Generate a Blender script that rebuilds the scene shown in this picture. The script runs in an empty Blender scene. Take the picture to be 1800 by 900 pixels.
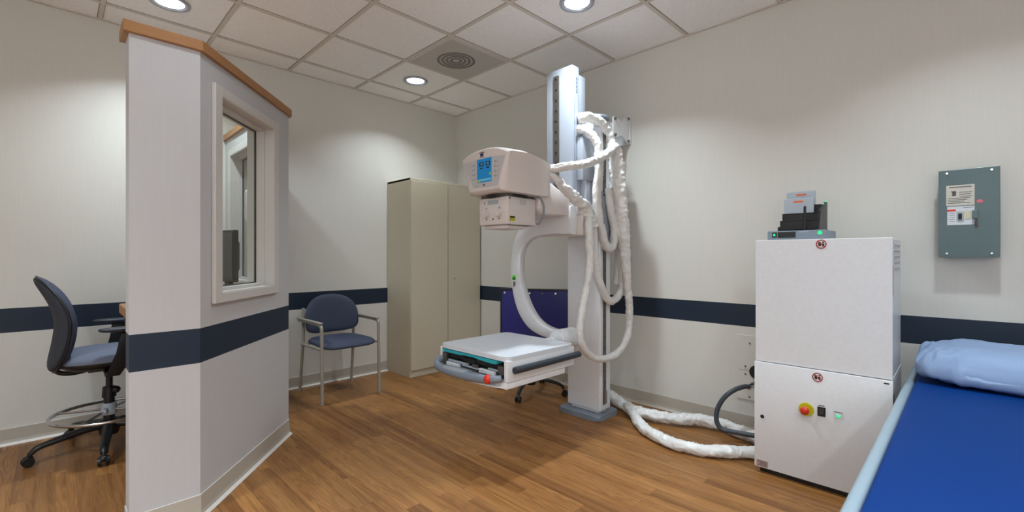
import bpy, bmesh, math, random
from mathutils import Vector, Matrix, noise
random.seed(7)
PI = math.pi
scn = bpy.context.scene
COL = scn.collection

# ------------------------------------------------------------------ materials
def lin(h):
    h = h.lstrip('#')
    v = [int(h[i:i+2], 16)/255 for i in (0, 2, 4)]
    return tuple((c/12.92 if c <= .04045 else ((c+.055)/1.055)**2.4) for c in v) + (1,)

def base_mat(name, col, rough=.5, metal=0., spec=.5, coat=0.):
    m = bpy.data.materials.new(name); m.use_nodes = True
    b = m.node_tree.nodes['Principled BSDF']
    b.inputs['Base Color'].default_value = lin(col) if isinstance(col, str) else col
    b.inputs['Roughness'].default_value = rough
    b.inputs['Metallic'].default_value = metal
    b.inputs['Specular IOR Level'].default_value = spec
    b.inputs['Coat Weight'].default_value = coat
    return m, m.node_tree, b

def N(nt, t, **kw):
    n = nt.nodes.new(t)
    for k, v in kw.items(): setattr(n, k, v)
    return n

def math_n(nt, op, a, b=None, c=None):
    n = N(nt, 'ShaderNodeMath', operation=op)
    for i, v in enumerate((a, b, c)):
        if v is None: continue
        if isinstance(v, (int, float)): n.inputs[i].default_value = v
        else: nt.links.new(v, n.inputs[i])
    return n.outputs[0]

def mixc(nt, fac, a, b, blend='MIX'):
    n = N(nt, 'ShaderNodeMix', data_type='RGBA', blend_type=blend)
    for sock, v in ((n.inputs[0], fac), (n.inputs[6], a), (n.inputs[7], b)):
        if isinstance(v, (int, float)): sock.default_value = v
        elif isinstance(v, tuple): sock.default_value = v
        else: nt.links.new(v, sock)
    return n.outputs[2]

def M(name, col, rough=.5, metal=0., bump=0., scale=60, var=.05, spec=.5, coat=0., stretch=None, detail=3):
    """painted / plastic / fabric surface: slight tone variation and grain"""
    m, nt, b = base_mat(name, col, rough, metal, spec, coat)
    tc = N(nt, 'ShaderNodeTexCoord'); mp = N(nt, 'ShaderNodeMapping')
    nt.links.new(tc.outputs['Object'], mp.inputs[0])
    if stretch: mp.inputs['Scale'].default_value = stretch
    nz = N(nt, 'ShaderNodeTexNoise'); nz.inputs['Scale'].default_value = scale; nz.inputs['Detail'].default_value = detail
    nt.links.new(mp.outputs[0], nz.inputs['Vector'])
    c = lin(col) if isinstance(col, str) else col
    lo = tuple(x*(1-var) for x in c[:3]) + (1,); hi = tuple(min(1, x*(1+var)) for x in c[:3]) + (1,)
    nt.links.new(mixc(nt, nz.outputs['Fac'], lo, hi), b.inputs['Base Color'])
    if bump:
        bp = N(nt, 'ShaderNodeBump'); bp.inputs['Strength'].default_value = bump; bp.inputs['Distance'].default_value = .002
        nt.links.new(nz.outputs['Fac'], bp.inputs['Height']); nt.links.new(bp.outputs[0], b.inputs['Normal'])
    return m

def emis(name, col, strength, base='#000000'):
    m, nt, b = base_mat(name, base, .4)
    b.inputs['Emission Color'].default_value = lin(col); b.inputs['Emission Strength'].default_value = strength
    return m

def wall_mat(name, col, band, z0, z1):
    m, nt, b = base_mat(name, col, .55)
    tc = N(nt, 'ShaderNodeTexCoord'); sep = N(nt, 'ShaderNodeSeparateXYZ'); nt.links.new(tc.outputs['Object'], sep.inputs[0])
    mp = N(nt, 'ShaderNodeMapping'); mp.inputs['Scale'].default_value = (1, 1, .05); nt.links.new(tc.outputs['Object'], mp.inputs[0])
    nz = N(nt, 'ShaderNodeTexNoise'); nz.inputs['Scale'].default_value = 90; nz.inputs['Detail'].default_value = 4
    nt.links.new(mp.outputs[0], nz.inputs['Vector'])
    c = lin(col)
    wc = mixc(nt, nz.outputs['Fac'], tuple(x*.965 for x in c[:3])+(1,), tuple(x*1.035 for x in c[:3])+(1,))
    a = math_n(nt, 'GREATER_THAN', sep.outputs['Z'], z0); d = math_n(nt, 'LESS_THAN', sep.outputs['Z'], z1)
    f = math_n(nt, 'MULTIPLY', a, d)
    bc = lin(band)
    nt.links.new(mixc(nt, f, wc, bc), b.inputs['Base Color'])
    bp = N(nt, 'ShaderNodeBump'); bp.inputs['Strength'].default_value = .12; bp.inputs['Distance'].default_value = .001
    nt.links.new(nz.outputs['Fac'], bp.inputs['Height']); nt.links.new(bp.outputs[0], b.inputs['Normal'])
    return m

def floor_mat():
    m, nt, b = base_mat('oak_plank_floor', '#7a4f2b', .42)
    L = nt.links.new
    tc = N(nt, 'ShaderNodeTexCoord'); sep = N(nt, 'ShaderNodeSeparateXYZ'); L(tc.outputs['Object'], sep.inputs[0])
    X, Y = sep.outputs['X'], sep.outputs['Y']
    W, LEN = .076, .92
    row = math_n(nt, 'FLOOR', math_n(nt, 'DIVIDE', X, W))
    wn = N(nt, 'ShaderNodeTexWhiteNoise', noise_dimensions='1D'); L(row, wn.inputs['W'])
    ys = math_n(nt, 'ADD', math_n(nt, 'DIVIDE', Y, LEN), math_n(nt, 'MULTIPLY', wn.outputs['Value'], 7.3))
    seg = math_n(nt, 'FLOOR', ys)
    cmb = N(nt, 'ShaderNodeCombineXYZ'); L(row, cmb.inputs[0]); L(seg, cmb.inputs[1])
    w2 = N(nt, 'ShaderNodeTexWhiteNoise', noise_dimensions='3D'); L(cmb.outputs[0], w2.inputs['Vector'])
    tone = w2.outputs['Value']
    # grain coordinates shifted per plank
    off = N(nt, 'ShaderNodeVectorMath', operation='SCALE'); L(w2.outputs['Color'], off.inputs[0]); off.inputs['Scale'].default_value = 9
    ad = N(nt, 'ShaderNodeVectorMath', operation='ADD'); L(tc.outputs['Object'], ad.inputs[0]); L(off.outputs[0], ad.inputs[1])
    mp = N(nt, 'ShaderNodeMapping'); mp.inputs['Scale'].default_value = (1, .085, 1); L(ad.outputs[0], mp.inputs[0])
    n1 = N(nt, 'ShaderNodeTexNoise'); n1.inputs['Scale'].default_value = 12; n1.inputs['Detail'].default_value = 2; n1.inputs['Distortion'].default_value = .4
    L(mp.outputs[0], n1.inputs['Vector'])
    rings = math_n(nt, 'FRACT', math_n(nt, 'MULTIPLY', n1.outputs['Fac'], 14))
    rg = N(nt, 'ShaderNodeValToRGB'); L(rings, rg.inputs[0])
    rg.color_ramp.elements[0].position = 0; rg.color_ramp.elements[0].color = (0, 0, 0, 1)
    rg.color_ramp.elements[1].position = .5; rg.color_ramp.elements[1].color = (1, 1, 1, 1)
    e = rg.color_ramp.elements.new(1); e.color = (.25, .25, .25, 1)
    mp2 = N(nt, 'ShaderNodeMapping'); mp2.inputs['Scale'].default_value = (1, .03, 1); L(ad.outputs[0], mp2.inputs[0])
    n2 = N(nt, 'ShaderNodeTexNoise'); n2.inputs['Scale'].default_value = 240; n2.inputs['Detail'].default_value = 3; L(mp2.outputs[0], n2.inputs['Vector'])
    n3 = N(nt, 'ShaderNodeTexNoise'); n3.inputs['Scale'].default_value = 26; n3.inputs['Detail'].default_value = 3; L(mp2.outputs[0], n3.inputs['Vector'])
    cr = N(nt, 'ShaderNodeValToRGB'); L(tone, cr.inputs[0])
    els = cr.color_ramp.elements
    els[0].position = 0; els[0].color = lin(FLOOR[0]); els[1].position = 1; els[1].color = lin(FLOOR[3])
    e = els.new(.35); e.color = lin(FLOOR[1]); e = els.new(.7); e.color = lin(FLOOR[2])
    c1 = mixc(nt, math_n(nt, 'MULTIPLY', rg.outputs[0], .5), cr.outputs[0], lin('#4f2c14'))
    c2 = mixc(nt, math_n(nt, 'MULTIPLY', n2.outputs['Fac'], .75), c1, lin('#c08a55'), 'MULTIPLY')
    st = N(nt, 'ShaderNodeMapRange'); L(n3.outputs['Fac'], st.inputs[0]); st.inputs[1].default_value = .35; st.inputs[2].default_value = .7
    c3 = mixc(nt, math_n(nt, 'MULTIPLY', st.outputs[0], .42), c2, lin('#b98750'))
    # plank joints
    fx = math_n(nt, 'FRACT', math_n(nt, 'DIVIDE', X, W)); fy = math_n(nt, 'FRACT', ys)
    jx = math_n(nt, 'LESS_THAN', fx, .018); jy = math_n(nt, 'LESS_THAN', fy, .0022)
    j = math_n(nt, 'MAXIMUM', jx, jy)
    c4 = mixc(nt, math_n(nt, 'MULTIPLY', j, .45), c3, lin('#3a2212'))
    L(c4, b.inputs['Base Color'])
    L(math_n(nt, 'ADD', math_n(nt, 'MULTIPLY', n2.outputs['Fac'], .16), .33), b.inputs['Roughness'])
    bp = N(nt, 'ShaderNodeBump'); bp.inputs['Strength'].default_value = .15; bp.inputs['Distance'].default_value = .001
    L(n2.outputs['Fac'], bp.inputs['Height']); L(bp.outputs[0], b.inputs['Normal'])
    return m

def wood_mat(name, a, c):
    m, nt, b = base_mat(name, a, .45)
    tc = N(nt, 'ShaderNodeTexCoord'); mp = N(nt, 'ShaderNodeMapping'); mp.inputs['Scale'].default_value = (4, 4, 60)
    nt.links.new(tc.outputs['Object'], mp.inputs[0])
    nz = N(nt, 'ShaderNodeTexNoise'); nz.inputs['Scale'].default_value = 3; nz.inputs['Detail'].default_value = 5
    nt.links.new(mp.outputs[0], nz.inputs['Vector'])
    nt.links.new(mixc(nt, nz.outputs['Fac'], lin(a), lin(c)), b.inputs['Base Color'])
    return m

def tile_mat():
    m, nt, b = base_mat('acoustic_tile', CEIL, .9)
    tc = N(nt, 'ShaderNodeTexCoord')
    v = N(nt, 'ShaderNodeTexNoise'); v.inputs['Scale'].default_value = 130; v.inputs['Detail'].default_value = 4
    nt.links.new(tc.outputs['Object'], v.inputs['Vector'])
    r = N(nt, 'ShaderNodeMapRange'); nt.links.new(v.outputs['Fac'], r.inputs[0]); r.inputs[1].default_value = .3; r.inputs[2].default_value = .48
    c = lin(CEIL)
    nt.links.new(mixc(nt, r.outputs[0], tuple(x*.86 for x in c[:3])+(1,), c), b.inputs['Base Color'])
    bp = N(nt, 'ShaderNodeBump'); bp.inputs['Strength'].default_value = .3; bp.inputs['Distance'].default_value = .002
    nt.links.new(r.outputs[0], bp.inputs['Height']); nt.links.new(bp.outputs[0], b.inputs['Normal'])
    return m

def glass_mat():
    m, nt, b = base_mat('clear_glass', '#ffffff', .0)
    nt.nodes.remove(b); out = nt.nodes['Material Output']
    tr = N(nt, 'ShaderNodeBsdfTransparent'); tr.inputs[0].default_value = (.93, .95, .93, 1)
    gl = N(nt, 'ShaderNodeBsdfGlossy'); gl.inputs['Roughness'].default_value = .0
    lw = N(nt, 'ShaderNodeLayerWeight'); lw.inputs[0].default_value = .5
    fac = math_n(nt, 'ADD', math_n(nt, 'MULTIPLY', math_n(nt, 'POWER', lw.outputs['Facing'], 5.0), .6), .05)
    mx = N(nt, 'ShaderNodeMixShader')
    nt.links.new(fac, mx.inputs[0]); nt.links.new(tr.outputs[0], mx.inputs[1]); nt.links.new(gl.outputs[0], mx.inputs[2])
    nt.links.new(mx.outputs[0], out.inputs['Surface'])
    return m

FLOOR = ['#875829', '#9a6d36', '#a97840', '#bb884a']
CEIL = '#faf8f7'
WALL = '#d9d6ce'
BAND = '#112438'
WM = wall_mat('vinyl_wallcovering', WALL, BAND, .692, .842)
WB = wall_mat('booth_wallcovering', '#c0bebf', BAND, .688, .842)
WR = wall_mat('rear_wall_bounce_white', '#edecea', BAND, .692, .842)  # unseen rear walls made whiter to bounce more light into the room
m_floor = floor_mat(); m_tile = tile_mat(); m_glass = glass_mat()
m_grid = M('grid_paint', '#d2cac1', .6)
m_base = M('rubber_cove_base', '#b5ada0', .4)
m_toe = M('cove_highlight', '#dcd8d2', .35)  # lighter colour paints a highlight along the cove's toe and top edge
m_oak = wood_mat('oak_trim', '#b5824f', '#8d5f34')
m_trim = M('painted_trim', '#cbc6c1', .4)
m_white = M('machine_enamel', '#e6e7ea', .32, bump=.02)
m_whitec = M('machine_enamel_cool', '#a3a8b2', .3, bump=.02)
m_cream = M('warm_plastic', '#dbd2ce', .35)
m_panelgrey = M('overlay_grey', '#c3c0c1', .4)
m_sleeve, _nt, _b = base_mat('white_sleeve', '#e2e0dd', .36)
_tc = N(_nt, 'ShaderNodeTexCoord'); _n = N(_nt, 'ShaderNodeTexNoise', noise_type='RIDGED_MULTIFRACTAL'); _n.inputs['Scale'].default_value = 16; _n.inputs['Detail'].default_value = 2.5; _n.inputs['Distortion'].default_value = .6
_nt.links.new(_tc.outputs['Object'], _n.inputs['Vector'])
_bp = N(_nt, 'ShaderNodeBump'); _bp.inputs['Strength'].default_value = .55; _bp.inputs['Distance'].default_value = .012
_nt.links.new(_n.outputs['Fac'], _bp.inputs['Height']); _nt.links.new(_bp.outputs[0], _b.inputs['Normal'])
m_black = M('black_plastic', '#17181a', .4)
m_rubber = M('black_rubber', '#232428', .6)
m_pad = M('charcoal_bumper', '#2b303a', .45, bump=.2)
m_steel = M('brushed_steel', '#8f8a82', .35, .9)
m_chrome = M('chrome', '#c9c9cc', .15, 1.)
m_dsteel = M('dark_rail_steel', '#6b6660', .45, .6)
m_greyp = M('grey_plastic', '#7e8894', .4)
m_lgrey = M('light_grey_plastic', '#aab2bb', .4)
m_fabric = M('navy_weave', '#3b4258', .75, bump=.35, scale=380, var=.3)
m_fabric2 = M('slate_weave', '#363a43', .8, bump=.35, scale=380, var=.3)
m_fabric3 = M('blue_grey_weave', '#6a7183', .85, bump=.35, scale=380, var=.3)
m_legp = M('taupe_powdercoat', '#a19a8f', .45)
m_cab = M('putty_steel', '#cdc4ae', .42)
m_cabd = M('putty_steel_shadow_gap', '#5f594e', .6)
m_blue = M('royal_vinyl', '#003478', .6, spec=.12, bump=.05, scale=20, var=.06)
m_navyv = M('navy_vinyl', '#151a6e', .4)
m_pillow = M('light_blue_cotton', '#8fa6c9', .75, bump=.15, scale=300, var=.04)
m_railb = M('pale_blue_grey_rail', '#93a6b2', .35)
m_elec = M('grey_green_enamel', '#54696a', .28, bump=.02)
m_paper = M('label_paper', '#cfcbc0', .7)
m_ink = M('label_ink', '#55524e', .8)
m_red = M('red_plastic', '#d8321e', .35)
m_pink = M('red_sticker', '#e0707a', .6)
m_yel = M('yellow_sticker', '#c8c21a', .5)
m_teal = M('teal_plastic', '#27a9b4', .4)
m_orange = M('orange_sticker', '#d9703a', .6)
m_white_l = M('white_label', '#d9dde2', .5)
m_vent = M('perforated_vent', '#cbc6c0', .6)
m_perf = M('perforation_shade', '#a9a49d', .8)
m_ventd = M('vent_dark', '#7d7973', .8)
m_green = emis('green_led', '#27e08a', 2.2)
m_greenl = emis('lime_display', '#5be02c', .9)
m_screen = emis('screen_blue', '#1a93d8', .85)
m_screen2 = emis('screen_light', '#7fd0ee', .8)
m_screen3 = emis('screen_lime', '#b6d85a', .7)
m_lens = emis('lamp_lens', '#f7f8ff', 6.0, '#ffffff')
m_reflect = M('can_reflector', '#cfd6e2', .2, .6)
m_orangep = M('conduit_grey', '#3e444b', .45)

# ------------------------------------------------------------------ object helpers
RM = {}
def tag(o, label=None, cat=None, group=None, kind=None):
    if label: o['label'] = label
    if cat: o['category'] = cat
    if group: o['group'] = group
    if kind: o['kind'] = kind
    return o
def thing(name, label, cat, loc=(0, 0, 0), rz=0, group=None):
    o = bpy.data.objects.new(name, None); COL.objects.link(o)
    o.empty_display_size = .05
    o.location = loc; o.rotation_euler = (0, 0, rz)
    RM[o.name] = Matrix.Translation(loc) @ Matrix.Rotation(rz, 4, 'Z')
    return tag(o, label, cat, group)
def obj(name, bm, mats, parent=None, local=False, smooth=None, label=None):
    """link one mesh; geometry is in world space unless local=True"""
    bmesh.ops.recalc_face_normals(bm, faces=bm.faces)
    me = bpy.data.meshes.new(name); bm.to_mesh(me); bm.free()
    o = bpy.data.objects.new(name, me); COL.objects.link(o)
    for m in (mats if isinstance(mats, (list, tuple)) else [mats]): me.materials.append(m)
    if smooth is not None:
        for p in me.polygons: p.use_smooth = True
        if smooth < 180: me.set_sharp_from_angle(angle=math.radians(smooth))
    if parent is not None:
        o.parent = parent; mt = RM[parent.name]
        if not local: me.transform(mt.inverted())
        RM[o.name] = mt
    else:
        c = sum((v.co for v in me.vertices), Vector())/max(1, len(me.vertices))
        zb = min(v.co.z for v in me.vertices); c.z = zb
        if name.split('.')[0].split('_')[0] not in ('wall', 'floor', 'ceiling'):
            me.transform(Matrix.Translation(-c)); o.location = c
            RM[o.name] = Matrix.Translation(c)
        else: RM[o.name] = Matrix.Identity(4)
    if label: o['label'] = label
    return o
def struct(name, bm, mats, parent=None, smooth=None):
    o = obj(name, bm, mats, parent, smooth=smooth)
    if parent is None: o['kind'] = 'structure'
    return o
def B(): return bmesh.new()
def merge(bm, t, mi=0):
    for f in t.faces: f.material_index = mi if mi else f.material_index
    me = bpy.data.meshes.new('t'); t.to_mesh(me); t.free(); bm.from_mesh(me); bpy.data.meshes.remove(me)
def box(bm, x0, x1, y0, y1, z0, z1, bev=0, seg=2, mi=0, mat=None):
    t = bmesh.new(); r = bmesh.ops.create_cube(t, size=1)
    for v in t.verts:
        v.co = Vector(((x0+x1)/2+v.co.x*(x1-x0), (y0+y1)/2+v.co.y*(y1-y0), (z0+z1)/2+v.co.z*(z1-z0)))
    if bev: bmesh.ops.bevel(t, geom=t.edges[:], offset=bev, segments=seg, profile=.5, affect='EDGES')
    if mat is not None: t.transform(mat)
    merge(bm, t, mi)
def prism(bm, poly, axis, a0, a1, bev=0, seg=2, mi=0, mat=None, caponly=False):
    """poly: 2D points; axis: extrusion axis"""
    t = bmesh.new()
    def P(p, a):
        return {'x': (a, p[0], p[1]), 'y': (p[0], a, p[1]), 'z': (p[0], p[1], a)}[axis]
    va = [t.verts.new(P(p, a0)) for p in poly]; vb = [t.verts.new(P(p, a1)) for p in poly]
    t.faces.new(va); t.faces.new(vb[::-1]); n = len(poly)
    for i in range(n): t.faces.new((va[i], va[(i+1) % n], vb[(i+1) % n], vb[i]))
    if bev:
        if caponly: es = [e for e in t.edges if (e.verts[0] in va) == (e.verts[1] in va)]
        else: es = t.edges[:]
        bmesh.ops.bevel(t, geom=es, offset=bev, segments=seg, profile=.5, affect='EDGES')
    if mat is not None: t.transform(mat)
    merge(bm, t, mi)
def cyl(bm, p0, p1, r0, r1=None, seg=24, bev=0, mi=0):
    r1 = r0 if r1 is None else r1
    p0, p1 = Vector(p0), Vector(p1); d = p1-p0
    t = bmesh.new(); bmesh.ops.create_cone(t, cap_ends=True, segments=seg, radius1=r0, radius2=r1, depth=d.length)
    if bev: bmesh.ops.bevel(t, geom=[e for e in t.edges if len(e.link_faces) == 2 and any(len(f.verts) > 4 for f in e.link_faces)], offset=bev, segments=2, affect='EDGES')
    t.transform(Matrix.Translation((p0+p1)/2) @ d.to_track_quat('Z', 'Y').to_matrix().to_4x4())
    merge(bm, t, mi)
def ball(bm, c, r, sc=(1, 1, 1), seg=20, mi=0):
    t = bmesh.new(); bmesh.ops.create_uvsphere(t, u_segments=seg, v_segments=seg//2+2, radius=r)
    for v in t.verts: v.co = Vector((v.co.x*sc[0]+c[0], v.co.y*sc[1]+c[1], v.co.z*sc[2]+c[2]))
    merge(bm, t, mi)
def lathe(bm, prof, c, seg=40, mi=0):
    t = bmesh.new(); rings = []
    for r, z in prof:
        rings.append([t.verts.new((c[0]+r*math.cos(2*PI*k/seg), c[1]+r*math.sin(2*PI*k/seg), c[2]+z)) for k in range(seg)])
    for a, b in zip(rings, rings[1:]):
        for k in range(seg): t.faces.new((a[k], a[(k+1) % seg], b[(k+1) % seg], b[k]))
    merge(bm, t, mi)
def spline(pts, n=8, closed=False):
    P = [Vector(p) for p in pts]; out = []; L = len(P)
    rng = range(L if closed else L-1)
    for i in rng:
        if closed: p0, p1, p2, p3 = P[(i-1) % L], P[i], P[(i+1) % L], P[(i+2) % L]
        else: p0, p1, p2, p3 = P[max(i-1, 0)], P[i], P[i+1], P[min(i+2, L-1)]
        for k in range(n):
            t = k/n
            out.append(.5*((2*p1)+(-p0+p2)*t+(2*p0-5*p1+4*p2-p3)*t*t+(-p0+3*p1-3*p2+p3)*t**3))
    if not closed: out.append(P[-1])
    return out
def resample(pts, step):
    out = [pts[0]]; acc = 0
    for a, b in zip(pts, pts[1:]):
        d = (b-a).length
        while acc+d >= step:
            f = (step-acc)/d; a = a.lerp(b, f); out.append(a.copy()); d = (b-a).length; acc = 0
        acc += d
    out.append(pts[-1]); return out
def tube(bm, pts, r, seg=14, closed=False, smoothn=8, flat=None, crumple=0., seed=0, step=None, mi=0):
    """swept tube; crumple adds folds like a loose plastic sleeve"""
    P = spline(pts, smoothn, closed) if smoothn else [Vector(p) for p in pts]
    if step: P = resample(P, step)
    n = len(P); t = bmesh.new(); rings = []
    T0 = (P[1]-P[0]).normalized(); up = Vector((0, 0, 1)) if abs(T0.z) < .9 else Vector((0, 1, 0))
    nrm = (up-T0*up.dot(T0)).normalized(); s = 0; prev = T0
    for i, p in enumerate(P):
        a = P[(i-1) % n] if (closed or i > 0) else P[i]; b = P[(i+1) % n] if (closed or i < n-1) else P[i]
        T = (b-a).normalized()
        q = prev.rotation_difference(T); nrm = q @ nrm; nrm = (nrm-T*nrm.dot(T)).normalized(); prev = T
        bi = T.cross(nrm)
        if i: s += (P[i]-P[i-1]).length
        rr = r[min(len(r)-1, int(i/(n-1)*(len(r)-1)+.5))] if isinstance(r, (list, tuple)) and False else (r(i/(n-1)) if callable(r) else r)
        ring = []
        for k in range(seg):
            th = 2*PI*k/seg; f = 1
            if crumple:
                ct, sn = math.cos(th), math.sin(th)
                nv = noise.noise(Vector((s*14+seed, ct*1.1+seed*3, sn*1.1)))
                r1 = 1-abs(noise.noise(Vector((s*24-seed+sn*1.2, ct*1.3+seed, sn*1.3))))*3
                r2 = 1-abs(noise.noise(Vector((s*48+seed*2-ct*1.6, ct*1.8, sn*1.8+seed))))*3
                f = 1+crumple*(.6*nv+.42*r1+.28*r2)
            ring.append(t.verts.new(p+(nrm*math.cos(th)*(flat or 1)+bi*math.sin(th))*rr*f))
        rings.append(ring)
    m = n if closed else n-1
    for i in range(m):
        a, b = rings[i], rings[(i+1) % n]
        for k in range(seg): t.faces.new((a[k], a[(k+1) % seg], b[(k+1) % seg], b[k]))
    if not closed: t.faces.new(rings[0]); t.faces.new(rings[-1][::-1])
    merge(bm, t, mi)
def pad(bm, outline, tf, tb, fmap, rings=10, p=3., mi=0, mi_back=None):
    """cushion: 2D outline puffed out by tf (front) and tb (back); fmap(u,v,w)->xyz"""
    t = bmesh.new(); n = len(outline)
    cu = sum(o[0] for o in outline)/n; cv = sum(o[1] for o in outline)/n
    def prof(k): return (1-k**p)**(1/2.2)
    for side, th in ((1, tf), (-1, tb)):
        c = t.verts.new(fmap(cu, cv, side*th)); rs = []
        for j in range(1, rings+1):
            k = math.sin(j/rings*PI/2)
            rs.append([t.verts.new(fmap(cu+(o[0]-cu)*k, cv+(o[1]-cv)*k, side*th*prof(k))) for o in outline])
        fs = []
        for i in range(n): fs.append(t.faces.new((c, rs[0][i], rs[0][(i+1) % n])))
        for a, b in zip(rs, rs[1:]):
            for i in range(n): fs.append(t.faces.new((a[i], b[i], b[(i+1) % n], a[(i+1) % n])))
        if side < 0 and mi_back is not None:
            for f in fs: f.material_index = mi_back
    bmesh.ops.remove_doubles(t, verts=t.verts, dist=1e-5)
    merge(bm, t, mi)
def superell(a, b, n=3.5, k=48):
    out = []
    for i in range(k):
        th = 2*PI*i/k; c, s = math.cos(th), math.sin(th)
        out.append((a*abs(c)**(2/n)*(1 if c >= 0 else -1), b*abs(s)**(2/n)*(1 if s >= 0 else -1)))
    return out

# ------------------------------------------------------------------ the room
XR, YL, H = 3.277, 4.19, 2.775
XW, YS = -1.75, -1.75
bm = B(); box(bm, XW-.1, XR+.1, YS-.1, YL+.1, -.1, 0); struct('floor', bm, m_floor)
bm = B(); box(bm, XW-.1, XR+.1, YS-.1, YL+.1, H+.006, H+.1); ceil = struct('ceiling', bm, m_tile)
bm = B(); box(bm, XW-.1, XR+.1, YL, YL+.1, 0, H); struct('wall_left', bm, WM)
bm = B(); box(bm, XR, XR+.1, YS-.1, YL, 0, H); struct('wall_right', bm, WM)
bm = B(); box(bm, XW-.1, XW, YS-.1, YL, 0, H); struct('wall_rear', bm, WR)
bm = B(); box(bm, XW, XR, YS-.1, YS, 0, H); struct('wall_front', bm, WR)
# T-bar grid
GX = [2.655-.61*k for k in range(-0, 8)]; GY = [3.897-.61*k for k in range(0, 10)]
bm = B()
for x in GX: box(bm, x-.012, x+.012, YS, YL, H-.001, H+.01)
for y in GY: box(bm, XW, XR, y-.012, y+.012, H-.0014, H+.01)
box(bm, XR-.02, XR, YS, YL, H-.002, H+.01); box(bm, XW, XR, YL-.02, YL, H-.002, H+.01)
struct('ceiling_grid', bm, m_grid, ceil)
# thin dark strips standing in for the shadow lines beside the bars
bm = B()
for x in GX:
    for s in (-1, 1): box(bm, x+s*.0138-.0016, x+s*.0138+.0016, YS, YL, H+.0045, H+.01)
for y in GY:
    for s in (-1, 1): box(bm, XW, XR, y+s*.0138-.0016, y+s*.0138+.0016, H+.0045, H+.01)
struct('tile_shadow_line', bm, m_ventd, ceil)

# cove base
def cove(name, path, toe=1):
    """path walked so that the room lies on its left; profile offset towards the room"""
    bm = B(); P = [Vector((p[0], p[1])) for p in path]; n = len(P)
    prof = [(.0, .1), (.004, .1), (.006, .03), (.010, .014), (.018, .005), (.022, .0), (0, 0)]
    rows = []
    for i, p in enumerate(P):
        d0 = (P[i]-P[i-1]).normalized() if i else (P[1]-P[0]).normalized()
        d1 = (P[i+1]-P[i]).normalized() if i < n-1 else d0
        n0 = Vector((-d0.y, d0.x)); n1 = Vector((-d1.y, d1.x)); m = (n0+n1).normalized(); k = 1/max(.3, m.dot(n0))
        rows.append([bm.verts.new((p.x+m.x*o*k, p.y+m.y*o*k, z)) for o, z in prof])
    for a, b in zip(rows, rows[1:]):
        for k in range(len(prof)-1):
            f = bm.faces.new((a[k], a[k+1], b[k+1], b[k]))
            if k in (0, 3, 4): f.material_index = toe
    struct(name, bm, [m_base, m_toe])
cove('baseboard_left', [(2.39, YL), (1.08, YL)])
cove('baseboard_booth_rear', [(.96, YL), (XW, YL)])
cove('baseboard_right', [(XR, YS), (XR, YL)], 0)

# ---------------- operator booth partition
A0 = (.213, 2.424); A1 = (.458, 2.427); C0 = (1.08, 3.147)
U = Vector((.6537, .7567)); NIN = Vector((-.7567, .6537))     # along panel B, and inward
def pb(s, off): q = Vector(A1)+U*s+NIN*off; return (q.x, q.y)
T = .12; ZT = 2.077
SL = .9515
WS0, WS1, WZ0, WZ1 = .14, .705, .985, 1.93
bm = B()
prism(bm, [A0, A1, (.402, 2.545), (.213, 2.545)], 'z', 0, ZT)
prism(bm, [pb(0, 0), pb(WS0, 0), pb(WS0, T), (.402, 2.545)], 'z', 0, ZT)
prism(bm, [pb(WS0, 0), pb(WS1, 0), pb(WS1, T), pb(WS0, T)], 'z', 0, WZ0)
prism(bm, [pb(WS0, 0), pb(WS1, 0), pb(WS1, T), pb(WS0, T)], 'z', WZ1, ZT)
prism(bm, [pb(WS1, 0), C0, (.96, 3.192), pb(WS1, T)], 'z', 0, ZT)
CY0, CY1, CZ0, CZ1 = 3.50, 3.985, .985, 1.93
prism(bm, [C0, (1.08, CY0), (.96, CY0), (.96, 3.192)], 'z', 0, ZT)
box(bm, .96, 1.08, CY0, CY1, 0, CZ0); box(bm, .96, 1.08, CY0, CY1, CZ1, ZT)
box(bm, .96, 1.08, CY1, YL, 0, ZT)
struct('wall_booth', bm, WB)
o = .018
def off_path(k):   # cap outline
    return [(.213-k*0-.02, 2.424-o), (.458+.008, 2.427-o), (1.08+o, 3.147-.008), (1.08+o, YL-.001),
            (.96-o, YL-.001), (.96-o, 3.192+.006), (.402-.006, 2.545+o), (.213-.02, 2.545+o)]
bm = B(); prism(bm, off_path(0), 'z', ZT+.0005, ZT+.046, bev=.003); struct('trim_1', bm, m_oak)
cove('baseboard_booth', [(1.08, YL), C0, A1, A0, (.213, 2.545), (.402, 2.545)])
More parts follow.
